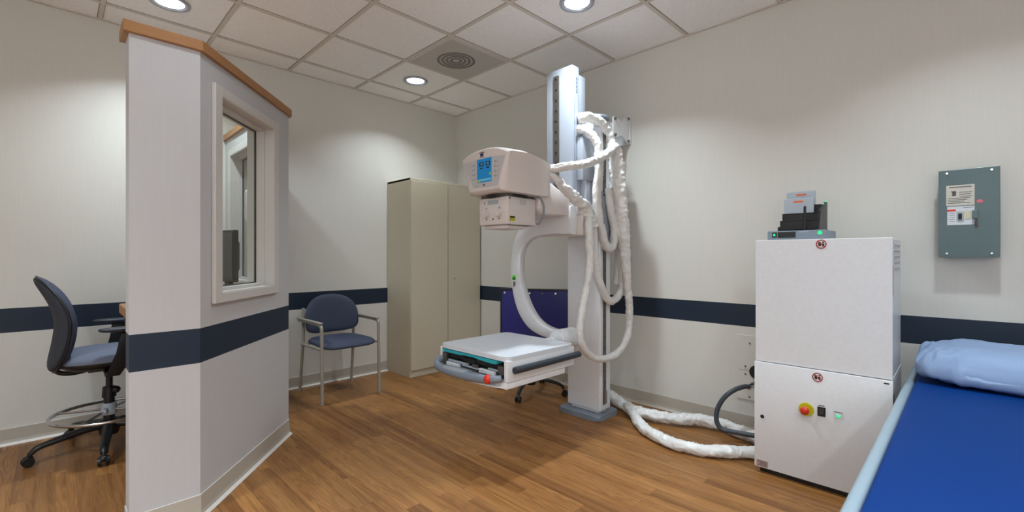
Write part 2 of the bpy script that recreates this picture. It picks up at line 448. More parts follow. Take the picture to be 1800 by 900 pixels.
# windows: frame sits in the opening, trim on the face
MB_ = Matrix(((U.x, NIN.x, 0, A1[0]), (U.y, NIN.y, 0, A1[1]), (0, 0, 1, 0), (0, 0, 0, 1)))
MC_ = Matrix(((0, -1, 0, 1.08), (1, 0, 0, 0), (0, 0, 1, 0), (0, 0, 0, 1)))    # local x -> +Y, local y -> -X
def window(name, mt, s0, s1, z0, z1, gy):
    bm = B(); w = .055; e = .0025
    for y0, y1 in ((-.02, .0), (T, T+.02)):
        box(bm, s0-w, s0+e, y0, y1, z0-w*.8, z1+w*.8, .004, 2, mat=mt)
        box(bm, s1-e, s1+w, y0, y1, z0-w*.8, z1+w*.8, .004, 2, mat=mt)
        box(bm, s0, s1, y0, y1, z0-w*.8, z0+e, .004, 2, mat=mt); box(bm, s0, s1, y0, y1, z1-e, z1+w*.8, .004, 2, mat=mt)
    # reveal liner
    l = .006
    box(bm, s0, s0+l, -.018, T+.018, z0, z1, mat=mt); box(bm, s1-l, s1, -.018, T+.018, z0, z1, mat=mt)
    box(bm, s0+l, s1-l, -.018, T+.018, z0, z0+l, mat=mt); box(bm, s0+l, s1-l, -.018, T+.018, z1-l, z1, mat=mt)
    # glazing stop, front half steps in
    g = .016
    for y0, y1 in ((gy-.05, gy-.004), (gy+.006, gy+.03)):
        box(bm, s0+l, s0+l+g*.3, y0, y1, z0+l, z1-l, mat=mt); box(bm, s1-l-g*.3, s1-l, y0, y1, z0+l, z1-l, mat=mt)
        box(bm, s0+l+g*.3, s1-l-g*.3, y0, y1, z0+l, z0+l+g, mat=mt); box(bm, s0+l+g*.3, s1-l-g*.3, y0, y1, z1-l-g, z1-l, mat=mt)
    fr = struct(name, bm, m_trim)
    bm = B(); box(bm, s0+l+.001, s1-l-.001, gy-.003, gy+.003, z0+l+.001, z1-l-.001, mat=mt)
    obj('window_pane', bm, m_glass, fr)
    bm = B(); k = .0045
    a, b_, c, d = s0+l+g*.3, s1-l-g*.3, z0+l+g, z1-l-g
    box(bm, a-.001, a+k, gy-.004, gy+.006, c, d, mat=mt); box(bm, b_-k, b_+.001, gy-.004, gy+.006, c, d, mat=mt)
    box(bm, a, b_, gy-.004, gy+.006, c-.001, c+k, mat=mt); box(bm, a, b_, gy-.004, gy+.006, d-k, d+.001, mat=mt)
    obj('glazing_gasket', bm, m_black, fr)
    return fr
window('window_1', MB_, WS0, WS1, WZ0, WZ1, .088)
window('window_2', MC_, CY0, CY1, CZ0, CZ1, .05)

# booth worktop and what stands on it
bm = B()
poly = [(.222, 2.568), (.222, 2.96), (.38, 3.05), (.47, 3.25), (.47, YL-.003), (.935, YL-.003), (.935, 3.215), (.40, 2.568)]
prism(bm, poly, 'z', .885, .93, bev=.004)
wt = thing('worktop', 'oak-edged counter inside the operator booth, behind the partition', 'counter', (.6, 3.4, .885))
obj('counter_top', bm, wood_mat('oak_counter', '#a87a4c', '#8f6236'), wt)
bm = B()
for y in (3.4, 4.08):
    bm = B(); prism(bm, [(.92, .62), (.934, .62), (.934, .884), (.62, .884)], 'y', y-.012, y+.012); obj('bracket', bm, m_black, wt)
bm = B(); prism(bm, [(2.57, .62), (2.60, .62), (2.90, .884), (2.57, .884)], 'x', .235, .259)
obj('bracket', bm, m_black, wt)
def monitor(cx, cy, w, h, z, rz, label):
    t = thing('monitor', label, 'monitor', (cx, cy, .9305), rz, 'monitors in the operator booth')
    # local: screen faces -x
    bm = B(); box(bm, -.02, .012, -w/2, w/2, z, z+h, .006)
    prism(bm, [(.012, z+.03), (.045, z+.08), (.045, z+h-.08), (.012, z+h-.03)], 'y', -w/2+.06, w/2-.06)
    obj('monitor_housing', bm, m_black, t, local=True)
    bm = B(); box(bm, -.0225, -.0205, -w/2+.015, w/2-.015, z+.018, z+h-.015)
    obj('screen', bm, M('dark_screen', '#20242a', .15), t, local=True)
    bm = B(); box(bm, .02, .05, -.03, .03, .012, z+h*.5, .004); box(bm, -.08, .11, -.11, .11, 0, .014, .005)
    obj('stand', bm, m_black, t, local=True)
monitor(.775, 3.44, .36, .33, .07, 0.20, 'black monitor seen edge-on through the booth window, the taller one')
monitor(.80, 3.86, .36, .24, .05, -.10, 'black monitor behind the taller one on the booth counter')
t = thing('exposure_switch', 'pale grey handset holder on white trim inside the booth window', 'switch', (.935, 3.475, 1.40))
bm = B(); box(bm, .915, .9385, 3.458, 3.492, 1.40, 1.615, .008, 3); obj('holder', bm, m_cream, t, smooth=40)
bm = B(); cyl(bm, (.918, 3.475, 1.42), (.918, 3.475, 1.60), .010, bev=.003); obj('handset', bm, m_panelgrey, t, smooth=40)
t = thing('computer_tower', 'grey computer tower on the floor behind the drafting stool', 'computer', (.615, 4.0, 0))
bm = B(); box(bm, .53, .70, 3.77, 4.155, .01, .42, .006); obj('case', bm, m_lgrey, t)
bm = B(); box(bm, .54, .69, 3.762, 3.7695, .03, .40, .002); obj('front_panel', bm, m_panelgrey, t)
for x in (.56, .67):
    for y in (3.8, 4.12): bm = B(); cyl(bm, (x, y, 0), (x, y, .012), .012, seg=12); obj('foot', bm, m_rubber, t)

# ---------------- ceiling lights and diffuser
LIGHTS = [(2.35, 1.765), (.515, 3.595), (2.345, 3.60), (2.35, -.07), (.515, -.07), (-1.315, 1.765), (-1.315, -.07), (.515, -1.29), (.515, 1.765), (-1.315, -1.29)]  # entries without their own LL label: unseen lamps added for overall brightness
LPOW = [28, 24, 14, 18, 22, 52, 68, 36, 8, 68]
LL = {0: 'round recessed downlight in the ceiling nearest the x-ray mast, at the top edge',
      1: 'round recessed downlight in the ceiling above the operator booth',
      2: 'round recessed downlight in the ceiling tile between the diffuser and the storage cabinet'}
POWER = 29
for i, (x, y) in enumerate(LIGHTS):
    lab = LL.get(i, 'unseen recessed downlight added out of frame for overall brightness')
    t = thing('ceiling_light', lab, 'ceiling light', (x, y, H), 0, 'recessed downlights')
    R = .098
    bm = B(); lathe(bm, [(R-.012, .004), (R-.010, -.006), (R+.004, -.008), (R+.012, -.004), (R+.013, .004)], (x, y, H)); obj('trim_ring', bm, m_whitec, t, smooth=180)
    bm = B(); lathe(bm, [(R-.011, -.003), (R-.02, .0042), (.072, .0046)], (x, y, H)); obj('reflector', bm, m_reflect, t, smooth=180)
    bm = B(); lathe(bm, [(.080, .0035), (.06, -.002), (.03, -.006), (.0005, -.007)], (x, y, H)); obj('lens', bm, m_lens, t, smooth=180)
    ld = bpy.data.lights.new('downlight', 'AREA'); ld.shape = 'DISK'; ld.size = .11; ld.energy = LPOW[i]; ld.color = (.80, .92, 1.)
    ld.spread = math.radians(120)
    lo = bpy.data.objects.new('lamp', ld); COL.objects.link(lo); lo.parent = t; lo.location = (0, 0, -.012)
t = thing('air_diffuser', 'square perforated air vent with round grille in the ceiling', 'vent', (2.347, 2.98, H-.004))
x0, x1, y0, y1 = 2.056, 2.643, 2.69, 3.275
bm = B(); box(bm, x0, x1, y0, y1, H-.004, H+.004, .001)
ob = obj('face_plate', bm, m_vent, t)
bm = B(); w = .012
box(bm, x0-.0, x1+.0, y0, y0+w, H-.009, H-.004); box(bm, x0, x1, y1-w, y1, H-.009, H-.004)
box(bm, x0, x0+w, y0+w, y1-w, H-.009, H-.004); box(bm, x1-w, x1, y0+w, y1-w, H-.009, H-.004)
obj('frame', bm, m_grid, t)
bm = B()
for k in range(4):
    r = .03+.035*k
    lathe(bm, [(r, -.0045), (r+.004, -.009), (r+.020, -.0075), (r+.016, -.0045)], (2.33, 2.98, H))
obj('round_grille', bm, m_ventd, t, smooth=180)
# perforation rows
bm = B()
for k in range(1, 38):
    yy = y0+.015+k*.0148
    if yy < y1-.015: box(bm, x0+.014, x1-.014, yy, yy+.004, H-.0046, H-.004)
obj('perforation', bm, m_perf, t)

# ---------------- guest chair
t = thing('guest_chair', 'navy upholstered guest chair with taupe metal arms against the left wall', 'chair', (1.715, 3.79, 0))
cx = 1.715
for s in (-1, 1):
    x = cx+s*.243
    bm = B(); tube(bm, [(x, 3.565, 0), (x, 3.57, .3), (x, 3.575, .56), (x, 3.582, .60), (x, 3.61, .617), (x, 3.70, .622), (x, 3.93, .622), (x-s*.005, 4.05, .618), (x-s*.03, 4.075, .617)], .0125, 12, flat=1.1)
    obj('arm_tube', bm, m_legp, t, smooth=60)
    bm = B(); box(bm, x-.016, x+.016, 3.58, 4.06, .6285, .640, .005, 3); obj('armrest', bm, m_legp, t, smooth=50)
    bm = B(); tube(bm, [(x-s*.012, 4.06, 0), (x-s*.016, 4.02, .3), (x-s*.02, 4.0, .45), (x-s*.022, 4.01, .60), (x-s*.03, 4.03, .72)], .0125, 12)
    obj('leg', bm, m_legp, t, smooth=60)
bm = B()
tube(bm, [(cx-.243, 3.585, .43), (cx-.238, 4.0, .42)], .010, 10); tube(bm, [(cx+.243, 3.585, .43), (cx+.238, 4.0, .42)], .010, 10)
tube(bm, [(cx-.24, 3.64, .425), (cx+.24, 3.64, .425)], .009, 10); tube(bm, [(cx-.24, 3.98, .418), (cx+.24, 3.98, .418)], .009, 10)
obj('seat_frame', bm, m_legp, t, smooth=60)
def seat_out(w, d, k=48):
    o = superell(w, d, 4.5, k); return [(u*(1-.06*(v/d)), v) for u, v in o]
bm = B()
pad(bm, seat_out(.228, .235), .038, .022, lambda u, v, w: (cx+u, 3.775+v, .445+w-.018*max(0, -v/.235)**3-.25*(u*u)*.1), p=5, mi_back=1)
obj('seat', bm, [m_fabric, m_black], t, smooth=180)
def back_out():
    o = []
    for i in range(56):
        th = 2*PI*i/56; c, s = math.cos(th), math.sin(th)
        n = 2.35 if s > 0 else 4.0
        u = .236*abs(c)**(2/n)*(1 if c >= 0 else -1); v = (.205 if s > 0 else .125)*abs(s)**(2/n)*(1 if s >= 0 else -1)
        o.append((u, v+(0 if s > 0 else .0)))
    return o
bm = B()
pad(bm, back_out(), .028, .022, lambda u, v, w: (cx+u, 4.005-w-1.1*u*u*.9+.10*v-.02, .625+v), p=5, mi_back=1)
obj('backrest', bm, [m_fabric, m_black], t, smooth=180)

# ---------------- storage cabinet
t = thing('storage_cabinet', 'tall putty-coloured two-door metal storage cabinet in the corner', 'cabinet', (2.83, 3.97, 0))
cx0, cx1, cy0, cy1, cz = 2.39, 3.262, 3.765, 4.183, 1.913
bm = B()
box(bm, cx0, cx0+.02, cy0, cy1, .0, cz, .002); box(bm, cx1-.02, cx1, cy0, cy1, .0, cz, .002)
box(bm, cx0+.02, cx1-.02, cy1-.015, cy1, .0, cz); box(bm, cx0, cx1, cy0-.008, cy1, cz-.022, cz+.002, .003); box(bm, cx0+.02, cx1-.02, cy0, cy1-.015, .04, .07)
box(bm, cx0+.02, cx1-.02, cy0+.004, cy0+.02, 0, .065, .001)
obj('body', bm, m_cab, t)
for k, (a, b_) in enumerate(((cx0+.004, 2.822), (2.830, cx1-.004))):
    bm = B(); box(bm, a, b_, cy0-.018, cy0-.001, .07, cz-.026, .003)
    box(bm, a+.0, a+.012, cy0-.020, cy0-.017, .07, cz-.026, .001) if k else box(bm, b_-.004, b_, cy0-.020, cy0-.017, .07, cz-.026, .001)
    d = obj('door', bm, m_cab, t)
    if k:
        bm = B(); cyl(bm, (2.905, cy0-.0185, .935), (2.905, cy0-.034, .935), .008, .009, 16); obj('handle', bm, m_chrome, d, smooth=40)

# ---------------- drafting stool
SC = (.235, 3.74)
t = thing('drafting_stool', 'slate blue fabric drafting stool with foot ring at the booth counter', 'stool', (SC[0], SC[1], 0))
bm = B(); lathe(bm, [(.0, .17), (.045, .165), (.055, .12), (.045, .075), (.0, .07)], (SC[0], SC[1], 0), 20)
obj('hub', bm, m_black, t, smooth=50)
a0 = math.atan2(3.68-SC[1], -.122-SC[0])
for k in range(5):
    a = a0+k*2*PI/5+.02; d = Vector((math.cos(a), math.sin(a))); R = .345
    pt = lambda r, z: (SC[0]+d.x*r, SC[1]+d.y*r, z)
    bm = B(); tube(bm, [pt(.03, .135), pt(.12, .128), pt(.24, .108), pt(.31, .092), pt(.338, .066)], lambda f: .030-.013*f, 12, flat=.75)
    lg = obj('base_leg', bm, m_black, t, smooth=60)
    bm = B(); n = Vector((-d.y, d.x)); c = Vector((SC[0]+d.x*.348, SC[1]+d.y*.348, .0275))
    for s in (-1, 1):
        cyl(bm, (c.x+n.x*s*.010, c.y+n.y*s*.010, .0275), (c.x+n.x*s*.026, c.y+n.y*s*.026, .0275), .0275, .024, 24, .003)
    ball(bm, (c.x, c.y, .042), .024, (1, 1, .8)); cyl(bm, (c.x, c.y, .04), (c.x-d.x*.01, c.y-d.y*.01, .075), .011, seg=12)
    obj('caster', bm, m_black, lg, smooth=50)
bm = B(); cyl(bm, (*SC, .16), (*SC, .34), .028, .026, 24, .003); cyl(bm, (*SC, .34), (*SC, .49), .017, seg=20); cyl(bm, (*SC, .30), (*SC, .365), .036, .032, 20, .004)
ball(bm, (SC[0]+.03, SC[1]-.03, .345), .022)
obj('gas_post', bm, m_black, t, smooth=50)
bm = B(); cyl(bm, (*SC, .195), (*SC, .265), .038, .036, 24, .004); cyl(bm, (SC[0]-.02, SC[1]-.035, .23), (SC[0]-.03, SC[1]-.06, .23), .014, seg=16)
cl = obj('ring_clamp', bm, m_lgrey, t, smooth=50)
RZ = .235
bm = B(); tube(bm, [(SC[0]+.265*math.cos(k*PI/16), SC[1]+.265*math.sin(k*PI/16), RZ-.02) for k in range(32)], .0105, 14, closed=True, smoothn=2)
for k in range(4):
    a = 2.6+k*PI/2; tube(bm, [(SC[0]+.03*math.cos(a), SC[1]+.03*math.sin(a), RZ-.01), (SC[0]+.26*math.cos(a), SC[1]+.26*math.sin(a), RZ-.02)], .0065, 10, smoothn=2)
obj('foot_ring', bm, m_chrome, t, smooth=60)
bm = B()   # mechanism under the seat
box(bm, SC[0]-.10, SC[0]+.10, SC[1]-.085, SC[1]+.085, .475, .505, .008); box(bm, SC[0]-.16, SC[0]-.08, SC[1]-.03, SC[1]+.03, .478, .498, .004)
cyl(bm, (SC[0]+.02, SC[1]-.08, .49), (SC[0]+.02, SC[1]-.17, .482), .007, seg=12)
obj('mechanism', bm, m_black, t, smooth=40)
bm = B()
pad(bm, [(u*(1+.03*v), v) for u, v in superell(.245, .25, 3.2)], .062, .050, lambda u, v, w: (SC[0]+.015+u, SC[1]+v, .545+w+.12*v*v-.030*max(0, u/.245)**3), p=5, mi_back=1)
obj('seat', bm, [m_fabric3, m_black], t, smooth=180)
bm = B()
def bmap(u, v, w):  # u along Y, v height 0..; lumbar curve bulging to +x low, leaning back at top
    z = .775+v
    f = v/.27
    x = SC[0]-.195-.112*max(0, f)**1.8-.048*max(0, -f)**1.7+.45*u*u
    return (x+w, SC[1]+u, z)
bo = []
for i in range(56):
    th = 2*PI*i/56; c, s = math.cos(th), math.sin(th); n = 2.6 if s > 0 else 3.2
    bo.append(((.235-.02*max(0, -s))*abs(c)**(2/n)*(1 if c >= 0 else -1), .272*abs(s)**(2/n)*(1 if s >= 0 else -1)))
pad(bm, bo, .042, .0, bmap, p=4.5)
bk = obj('backrest', bm, m_fabric, t, smooth=180)
bm = B(); pad(bm, [(u*.985, v*.985) for u, v in bo], .0, .040, lambda u, v, w: bmap(u, v, w-.006), p=6); obj('back_shell', bm, m_fabric2, bk, smooth=180)
bm = B(); tube(bm, [bmap(u*1.002, v*1.002, -.003) for u, v in bo[::2]], .0055, 8, closed=True, smoothn=2); obj('piping', bm, m_black, bk, smooth=180)
bm = B(); tube(bm, [(SC[0]-.08, SC[1], .487), (SC[0]-.15, SC[1], .474), (SC[0]-.21, SC[1], .482), (SC[0]-.245, SC[1], .515), (SC[0]-.247, SC[1], .56)], .009, 12, flat=1.5)
obj('back_bar', bm, m_black, t, smooth=60)
for s in (-1, 1):
    y = SC[1]+s*.262
    bm = B(); prism(bm, [(SC[0]-.035, .475), (SC[0]+.03, .475), (SC[0]+.115, .62), (SC[0]+.125, .722), (SC[0]+.03, .722), (SC[0]+.02, .60)], 'y', y-.012, y+.012, .006, 2)
    box(bm, SC[0]-.035, SC[0]+.03, min(y, SC[1]+s*.1), max(y, SC[1]+s*.1), .475, .497, .004)
    obj('arm_support', bm, m_black, t, smooth=50)
    bm = B()
    pad(bm, superell(.125, .043, 3.2, 36), .012, .016, lambda u, v, w, y=y: (SC[0]+.06+u, y+v, .742+w+.1*u*u), p=5)
    obj('armrest', bm, m_pad, t, smooth=180)

# ---------------- x-ray machine
XM = thing('xray_machine', 'white x-ray machine with column, swivel arm, tube head and detector table', 'x-ray machine', (2.8, 2.0, 0))
bm = B()   # floor plate with rounded corners
prism(bm, [(2.815+u, 2.01+v) for u, v in superell(.140, .182, 8, 48)], 'z', 0, .034, .008, 2, caponly=True)
obj('base_plate', bm, m_greyp, XM, smooth=50)
bm = B(); box(bm, 2.74, 2.875, 1.854, 2.149, .055, 2.15, .012, 3); box(bm, 2.76, 2.85, 1.88, 2.12, .036, .06)
column = obj('column', bm, m_white, XM, smooth=40)
bm = B(); prism(bm, [(2.807+u, 2.0015+v) for u, v in superell(.075, .155, 5, 40)], 'z', 2.1505, 2.182, .014, 3, caponly=True); obj('column_cap', bm, m_greyp, column, smooth=50)
bm = B(); box(bm, 2.775, 2.805, 1.8465, 1.8538, .10, 2.12); 
for k in range(24): cyl(bm, (2.79, 1.8460, .18+k*.08), (2.79, 1.8440, .18+k*.08), .006, seg=10, mi=1)
obj('guide_rail', bm, [m_dsteel, m_black], column)
bm = B(); box(bm, 2.776, 2.802, 1.835, 1.8455, .11, .20, .003); obj('rail_stop', bm, m_steel, column)
# side plate (counterweight cover) on the column
bm = B(); box(bm, 2.74, 2.87, 1.838, 1.8435, 1.28, 1.62, .002)
for zz in (1.31, 1.60):
    for xx in (2.76, 2.85): cyl(bm, (xx, 1.838, zz), (xx, 1.835, zz), .007, seg=12, mi=1)
obj('side_plate', bm, [m_whitec, m_black], column)
# wall bracket
t_b = B()
box(t_b, 3.262, 3.276, 1.92, 2.08, 2.06, 2.285, .004)
bow = [(3.03, 2.235), (3.03, 2.215), (3.035, 2.10), (3.03, 2.085), (3.06, 2.08), (3.15, 2.115), (3.235, 2.065), (3.262, 2.065), (3.262, 2.28), (3.235, 2.28), (3.15, 2.215), (3.06, 2.245)]
prism(t_b, bow, 'y', 1.93, 1.938, .002); prism(t_b, bow, 'y', 2.062, 2.07, .002)
box(t_b, 2.874, 3.10, 1.94, 2.06, 2.13, 2.19, .004)
for (x, z) in ((3.05, 2.225), (3.05, 2.10), (3.245, 2.262), (3.245, 2.085)): cyl(t_b, (x, 1.930, z), (x, 1.918, z), .011, seg=8, mi=1)
obj('wall_bracket', t_b, [m_white, m_steel], XM)
# mast
bm = B(); box(bm, 2.55, 2.632, 1.957, 2.19, 1.33, 2.503, .004, 2)
box(bm, 2.632, 2.712, 1.962, 2.17, 2.12, 2.455, .004); box(bm, 2.632, 2.735, 1.957, 2.17, 1.33, 2.12, .003)
mast = obj('mast', bm, m_whitec, XM, smooth=40)
bm = B(); box(bm, 2.541, 2.5498, 2.071, 2.118, 1.50, 2.455)
for k in range(13): cyl(bm, (2.541, 2.094, 1.53+k*.075), (2.538, 2.094, 1.53+k*.075), .007, seg=10, mi=1)
obj('mast_rail', bm, [m_dsteel, m_black], mast)
bm = B(); box(bm, 2.575, 2.5785, 1.9545, 1.9568, 1.36, 2.40, mi=0); obj('seam', bm, m_greyp, mast)
bm = B()   # small vertical maker's mark
for k, (h, o_) in enumerate(((.012, 0), (.006, .003), (.008, 0), (.005, -.002), (.012, 0), (.006, .003), (.007, 0), (.010, 0))):
    box(bm, 2.597+o_, 2.607+o_, 1.9552, 1.9568, 2.425-k*.014-h, 2.425-k*.014)
obj('maker_mark', bm, M('mark_ink', '#4a5a78', .6), mast)
bm = B(); box(bm, 2.60, 2.755, 1.90, 1.953, 1.70, 2.00, .004); box(bm, 2.64, 2.70, 1.905, 1.953, 1.50, 1.70, .004); obj('cable_guide', bm, m_whitec, mast, smooth=40)
# carriage
bm = B()
box(bm, 2.49, 2.5405, 1.822, 2.215, 1.303, 1.50, .010, 3)
box(bm, 2.5405, 2.738, 1.86, 2.19, 1.315, 1.495, .006)
box(bm, 2.50, 2.60, 1.87, 1.955, 1.50, 1.545, .008)
car = obj('carriage', bm, m_cream, XM, smooth=40)
bm = B(); box(bm, 2.4865, 2.4898, 2.052, 2.098, 1.335, 1.437); cyl(bm, (2.4862, 2.075, 1.355), (2.484, 2.075, 1.355), .007, seg=12, mi=1); cyl(bm, (2.4862, 2.075, 1.41), (2.484, 2.075, 1.41), .007, seg=12, mi=1)
obj('rail_window', bm, [m_steel, m_black], car)
bm = B(); box(bm, 2.4855, 2.489, 1.84, 2.20, 1.441, 1.4435); box(bm, 2.480, 2.489, 1.878, 1.897, 1.428, 1.452, .002); obj('cover_seam', bm, m_greyp, car)
# C arm
ao = [(1.87, 1.500), (2.06, 1.497), (2.163, 1.478), (2.26, 1.435), (2.35, 1.36), (2.405, 1.27), (2.43, 1.16), (2.438, 1.06), (2.425, .93), (2.39, .81), (2.335, .715), (2.25, .640), (2.15, .603), (2.05, .592), (1.87, .588)]
ai = [(1.87, .645), (2.06, .665), (2.17, .71), (2.255, .80), (2.315, .92), (2.34, 1.03), (2.344, 1.12), (2.325, 1.21), (2.27, 1.272), (2.18, 1.305), (2.06, 1.315), (1.87, 1.310)]
so = [tuple(p)[1:] for p in spline([(0, a, b) for a, b in ao], 5)]; si = [tuple(p)[1:] for p in spline([(0, a, b) for a, b in ai], 5)]
bm = B()
nA = 60
def rs(pts, n):
    P = [Vector(p) for p in pts]; L = [0]
    for a, b in zip(P, P[1:]): L.append(L[-1]+(b-a).length)
    out = []
    for k in range(n):
        s = L[-1]*k/(n-1); i = 0
        while i < len(P)-2 and L[i+1] < s: i += 1
        out.append(P[i].lerp(P[i+1], min(1, (s-L[i])/max(1e-6, L[i+1]-L[i]))))
    return out
O_ = rs(so, nA); I_ = rs(si[::-1], nA)
sec = []
bv = .012
for a, b in zip(O_, I_):
    d = (b-a); w_ = d.length; d = d/w_
    P2 = []
    for (x, q) in ((2.42+bv, 0), (2.42+bv*.3, bv*.3), (2.42, bv), (2.42, w_-bv), (2.42+bv*.3, w_-bv*.3), (2.42+bv, w_), (2.488-bv, w_), (2.488, w_-bv), (2.488, bv), (2.488-bv, 0)):
        p = a+d*q; P2.append(bm.verts.new((x, p.x, p.y)))
    sec.append(P2)
for a, b in zip(sec, sec[1:]):
    n = len(a)
    for k in range(n): bm.faces.new((a[k], a[(k+1) % n], b[(k+1) % n], b[k]))
bm.faces.new(sec[0]); bm.faces.new(sec[-1][::-1])
arm = obj('c_arm', bm, m_white, XM, smooth=50)
bm = B(); box(bm, 2.4165, 2.4198, 2.378, 2.414, .985, 1.022, .001); obj('angle_display', bm, m_greenl, arm)
bm = B(); box(bm, 2.4155, 2.4162, 2.383, 2.394, .987, 1.008); box(bm, 2.4155, 2.4162, 2.399, 2.410, .987, 1.008)
box(bm, 2.4165, 2.4198, 2.385, 2.390, .945, .975); box(bm, 2.4165, 2.4198, 2.397, 2.403, .935, .975)
obj('display_text', bm, m_black, arm)
bm = B(); cyl(bm, (2.30, 1.895, .617), (2.485, 1.895, .617), .068, .068, 40, .012); cyl(bm, (2.485, 1.895, .617), (2.50, 1.895, .617), .05, .046, 32); cyl(bm, (2.27, 1.93, .585), (2.31, 1.93, .585), .05, seg=30)
obj('pivot', bm, m_white, arm, smooth=50)
# detector table
bm = B()
rc = [(1.99+u, 2.034+v) for u, v in superell(.2925, .302, 16, 80)]
prism(bm, rc, 'z', .5985, .623, .008, 4, caponly=True)
obj_top = obj('table_top', bm, M('table_top_laminate', '#dde1e8', .33, var=.05, scale=200, bump=.05), XM, smooth=50)
bm = B()
for (y0, y1) in ((1.7335, 1.762), (2.318, 2.3345)): box(bm, 1.699, 2.281, y0, y1, .488, .604, .005, 3)
box(bm, 2.25, 2.279, 1.768, 2.318, .49, .60)
box(bm, 1.70, 2.20, 1.742, 2.325, .450, .4875, .004)
box(bm, 1.715, 2.25, 1.768, 2.318, .4895, .495)
box(bm, 1.80, 2.25, 1.768, 2.318, .54, .546)
box(bm, 1.74, 2.10, 1.7365, 1.74, .50, .53)
tb = obj('detector_housing', bm, m_white, XM, smooth=40)
bm = B()   # dark mechanism seen through the slot
box(bm, 1.74, 2.2, 1.77, 2.316, .496, .538)
box(bm, 1.722, 1.74, 1.79, 2.30, .545, .572); box(bm, 1.715, 1.73, 2.02, 2.12, .535, .565, .003)
box(bm, 1.718, 1.74, 1.775, 1.86, .50, .53, .003); box(bm, 1.718, 1.74, 2.19, 2.29, .51, .54, .003)
obj('slot_mechanism', bm, m_black, tb)
for q in ((1.704, 1.724, 1.775, 1.815, .52, .566), (1.702, 1.724, 2.28, 2.312, .50, .57), (1.704, 1.72, 1.99, 2.03, .50, .54)):
    bm = B(); box(bm, *q, .003); obj('slot_block', bm, m_dsteel, tb)
for q in ((1.700, 1.722, 1.84, 1.97, .505, .528), (1.698, 1.722, 2.15, 2.27, .495, .520)):
    bm = B(); box(bm, *q, .004); obj('slot_block', bm, m_white, tb)
bm = B(); box(bm, 1.708, 1.722, 1.78, 1.90, .532, .541, .002); box(bm, 1.706, 1.722, 2.08, 2.26, .524, .534, .002); box(bm, 1.700, 1.722, 1.90, 2.12, .516, .523, .002); box(bm, 1.704, 1.712, 1.775, 2.31, .4895, .497, .001); 
obj('slot_rail', bm, m_lgrey, tb)
bm = B()
prism(bm, [(2.298, .594), (1.815, .594), (1.815, .576), (1.85, .574), (1.97, .578), (2.00, .586), (2.09, .586), (2.12, .578), (2.298, .577)], 'x', 1.694, 2.1, .002)
obj('cassette_edge', bm, m_teal, tb)
bm = B()
hp = [(1.715, 2.322, .530), (1.690, 2.330, .520), (1.668, 2.318, .500), (1.655, 2.27, .488), (1.650, 2.15, .482), (1.650, 2.00, .484), (1.655, 1.88, .492), (1.668, 1.80, .502), (1.69, 1.768, .508)]
tube(bm, hp, lambda f: .019+.006*math.sin(f*PI), 16, flat=1.1)
hd = obj('handle', bm, m_greyp, tb, smooth=60)
bm = B(); ball(bm, (1.648, 1.832, .501), .0255, (.85, 1, 1.0)); obj('release_button', bm, m_red, hd, smooth=60)
bm = B(); prism(bm, [(1.655+u, 2.12+v) for u, v in superell(.026, .10, 6, 32)], 'z', .498, .510, .003, 2, caponly=True); obj('grip_plate', bm, m_lgrey, hd, smooth=50)
bm = B(); prism(bm, [(2.318, 1.72), (2.318, 1.700), (2.26, 1.675), (2.15, 1.668), (1.95, 1.668), (1.84, 1.675), (1.77, 1.70), (1.77, 1.72)][0:0] or [(1.72, 2.318), (1.700, 2.318), (1.675, 2.26), (1.665, 2.15), (1.665, 1.95), (1.675, 1.84), (1.70, 1.765), (1.72, 1.765)], 'z', .452, .462, .002, 2); obj('tray_lip', bm, m_white, tb, smooth=40)
bm = B(); tube(bm, [(1.735, 1.714, .552), (2.0, 1.714, .553), (2.305, 1.714, .556)], .019, 12, flat=1.0, smoothn=4); box(bm, 1.76, 2.27, 1.72, 1.738, .543, .566)
obj('bumper', bm, m_pad, tb, smooth=60)

# tube head
HYC = 2.035
def top_z(y): return 1.800-.62*(y-HYC)**2-(.05 if 0 else 0)
bm = B()
# lofted body: cross sections along X; (y half widths top / bottom, z bottom, z top)
secs = [(1.800, .198, .130, 1.556, 1.797), (1.808, .212, .142, 1.546, 1.802), (1.83, .216, .158, 1.540, 1.806), (1.95, .216, .188, 1.535, 1.812), (2.08, .208, .192, 1.532, 1.800), (2.17, .198, .182, 1.535, 1.780), (2.195, .185, .170, 1.545, 1.768), (2.20, .17, .155, 1.555, 1.755)]
rings = []
for (x, wt_, wb, zb, zt) in secs:
    r = []
    drop = .045
    K = 10
    # bottom: right to left, then up the left side, over the arched top, down right side
    for k in range(K+1):
        y = -wb+2*wb*k/K; r.append((y, zb))
    for k in range(1, 5): r.append((wb+(wt_-wb)*k/5, zb+(zt-drop-zb)*k/5))
    for k in range(K+1):
        f = 1-2*k/K; y = wt_*f
        r.append((y, zt-drop*(abs(f)**2.4)))
    for k in range(4, 0, -1): r.append((-(wb+(wt_-wb)*k/5), zb+(zt-drop-zb)*k/5))
    rings.append([bm.verts.new((x, HYC+y, z)) for y, z in r])
for a, b in zip(rings, rings[1:]):
    n = len(a)
    for k in range(n): bm.faces.new((a[k], a[(k+1) % n], b[(k+1) % n], b[k]))
bm.faces.new(rings[0]); bm.faces.new(rings[-1][::-1])
head = obj('tube_head', bm, m_cream, XM, smooth=38)
FX = 1.7995
bm = B(); prism(bm, [(HYC-.182, 1.738), (HYC-.115, 1.575), (HYC+.095, 1.575), (HYC+.180, 1.735), (HYC, 1.752)], 'x', FX-.0025, FX, .0008)
pn = obj('control_panel', bm, m_panelgrey, head)
PX = FX-.003
bm = B(); box(bm, PX-.002, PX, 1.965, 2.092, 1.602, 1.742, .0005); sc = obj('screen', bm, m_screen, pn)
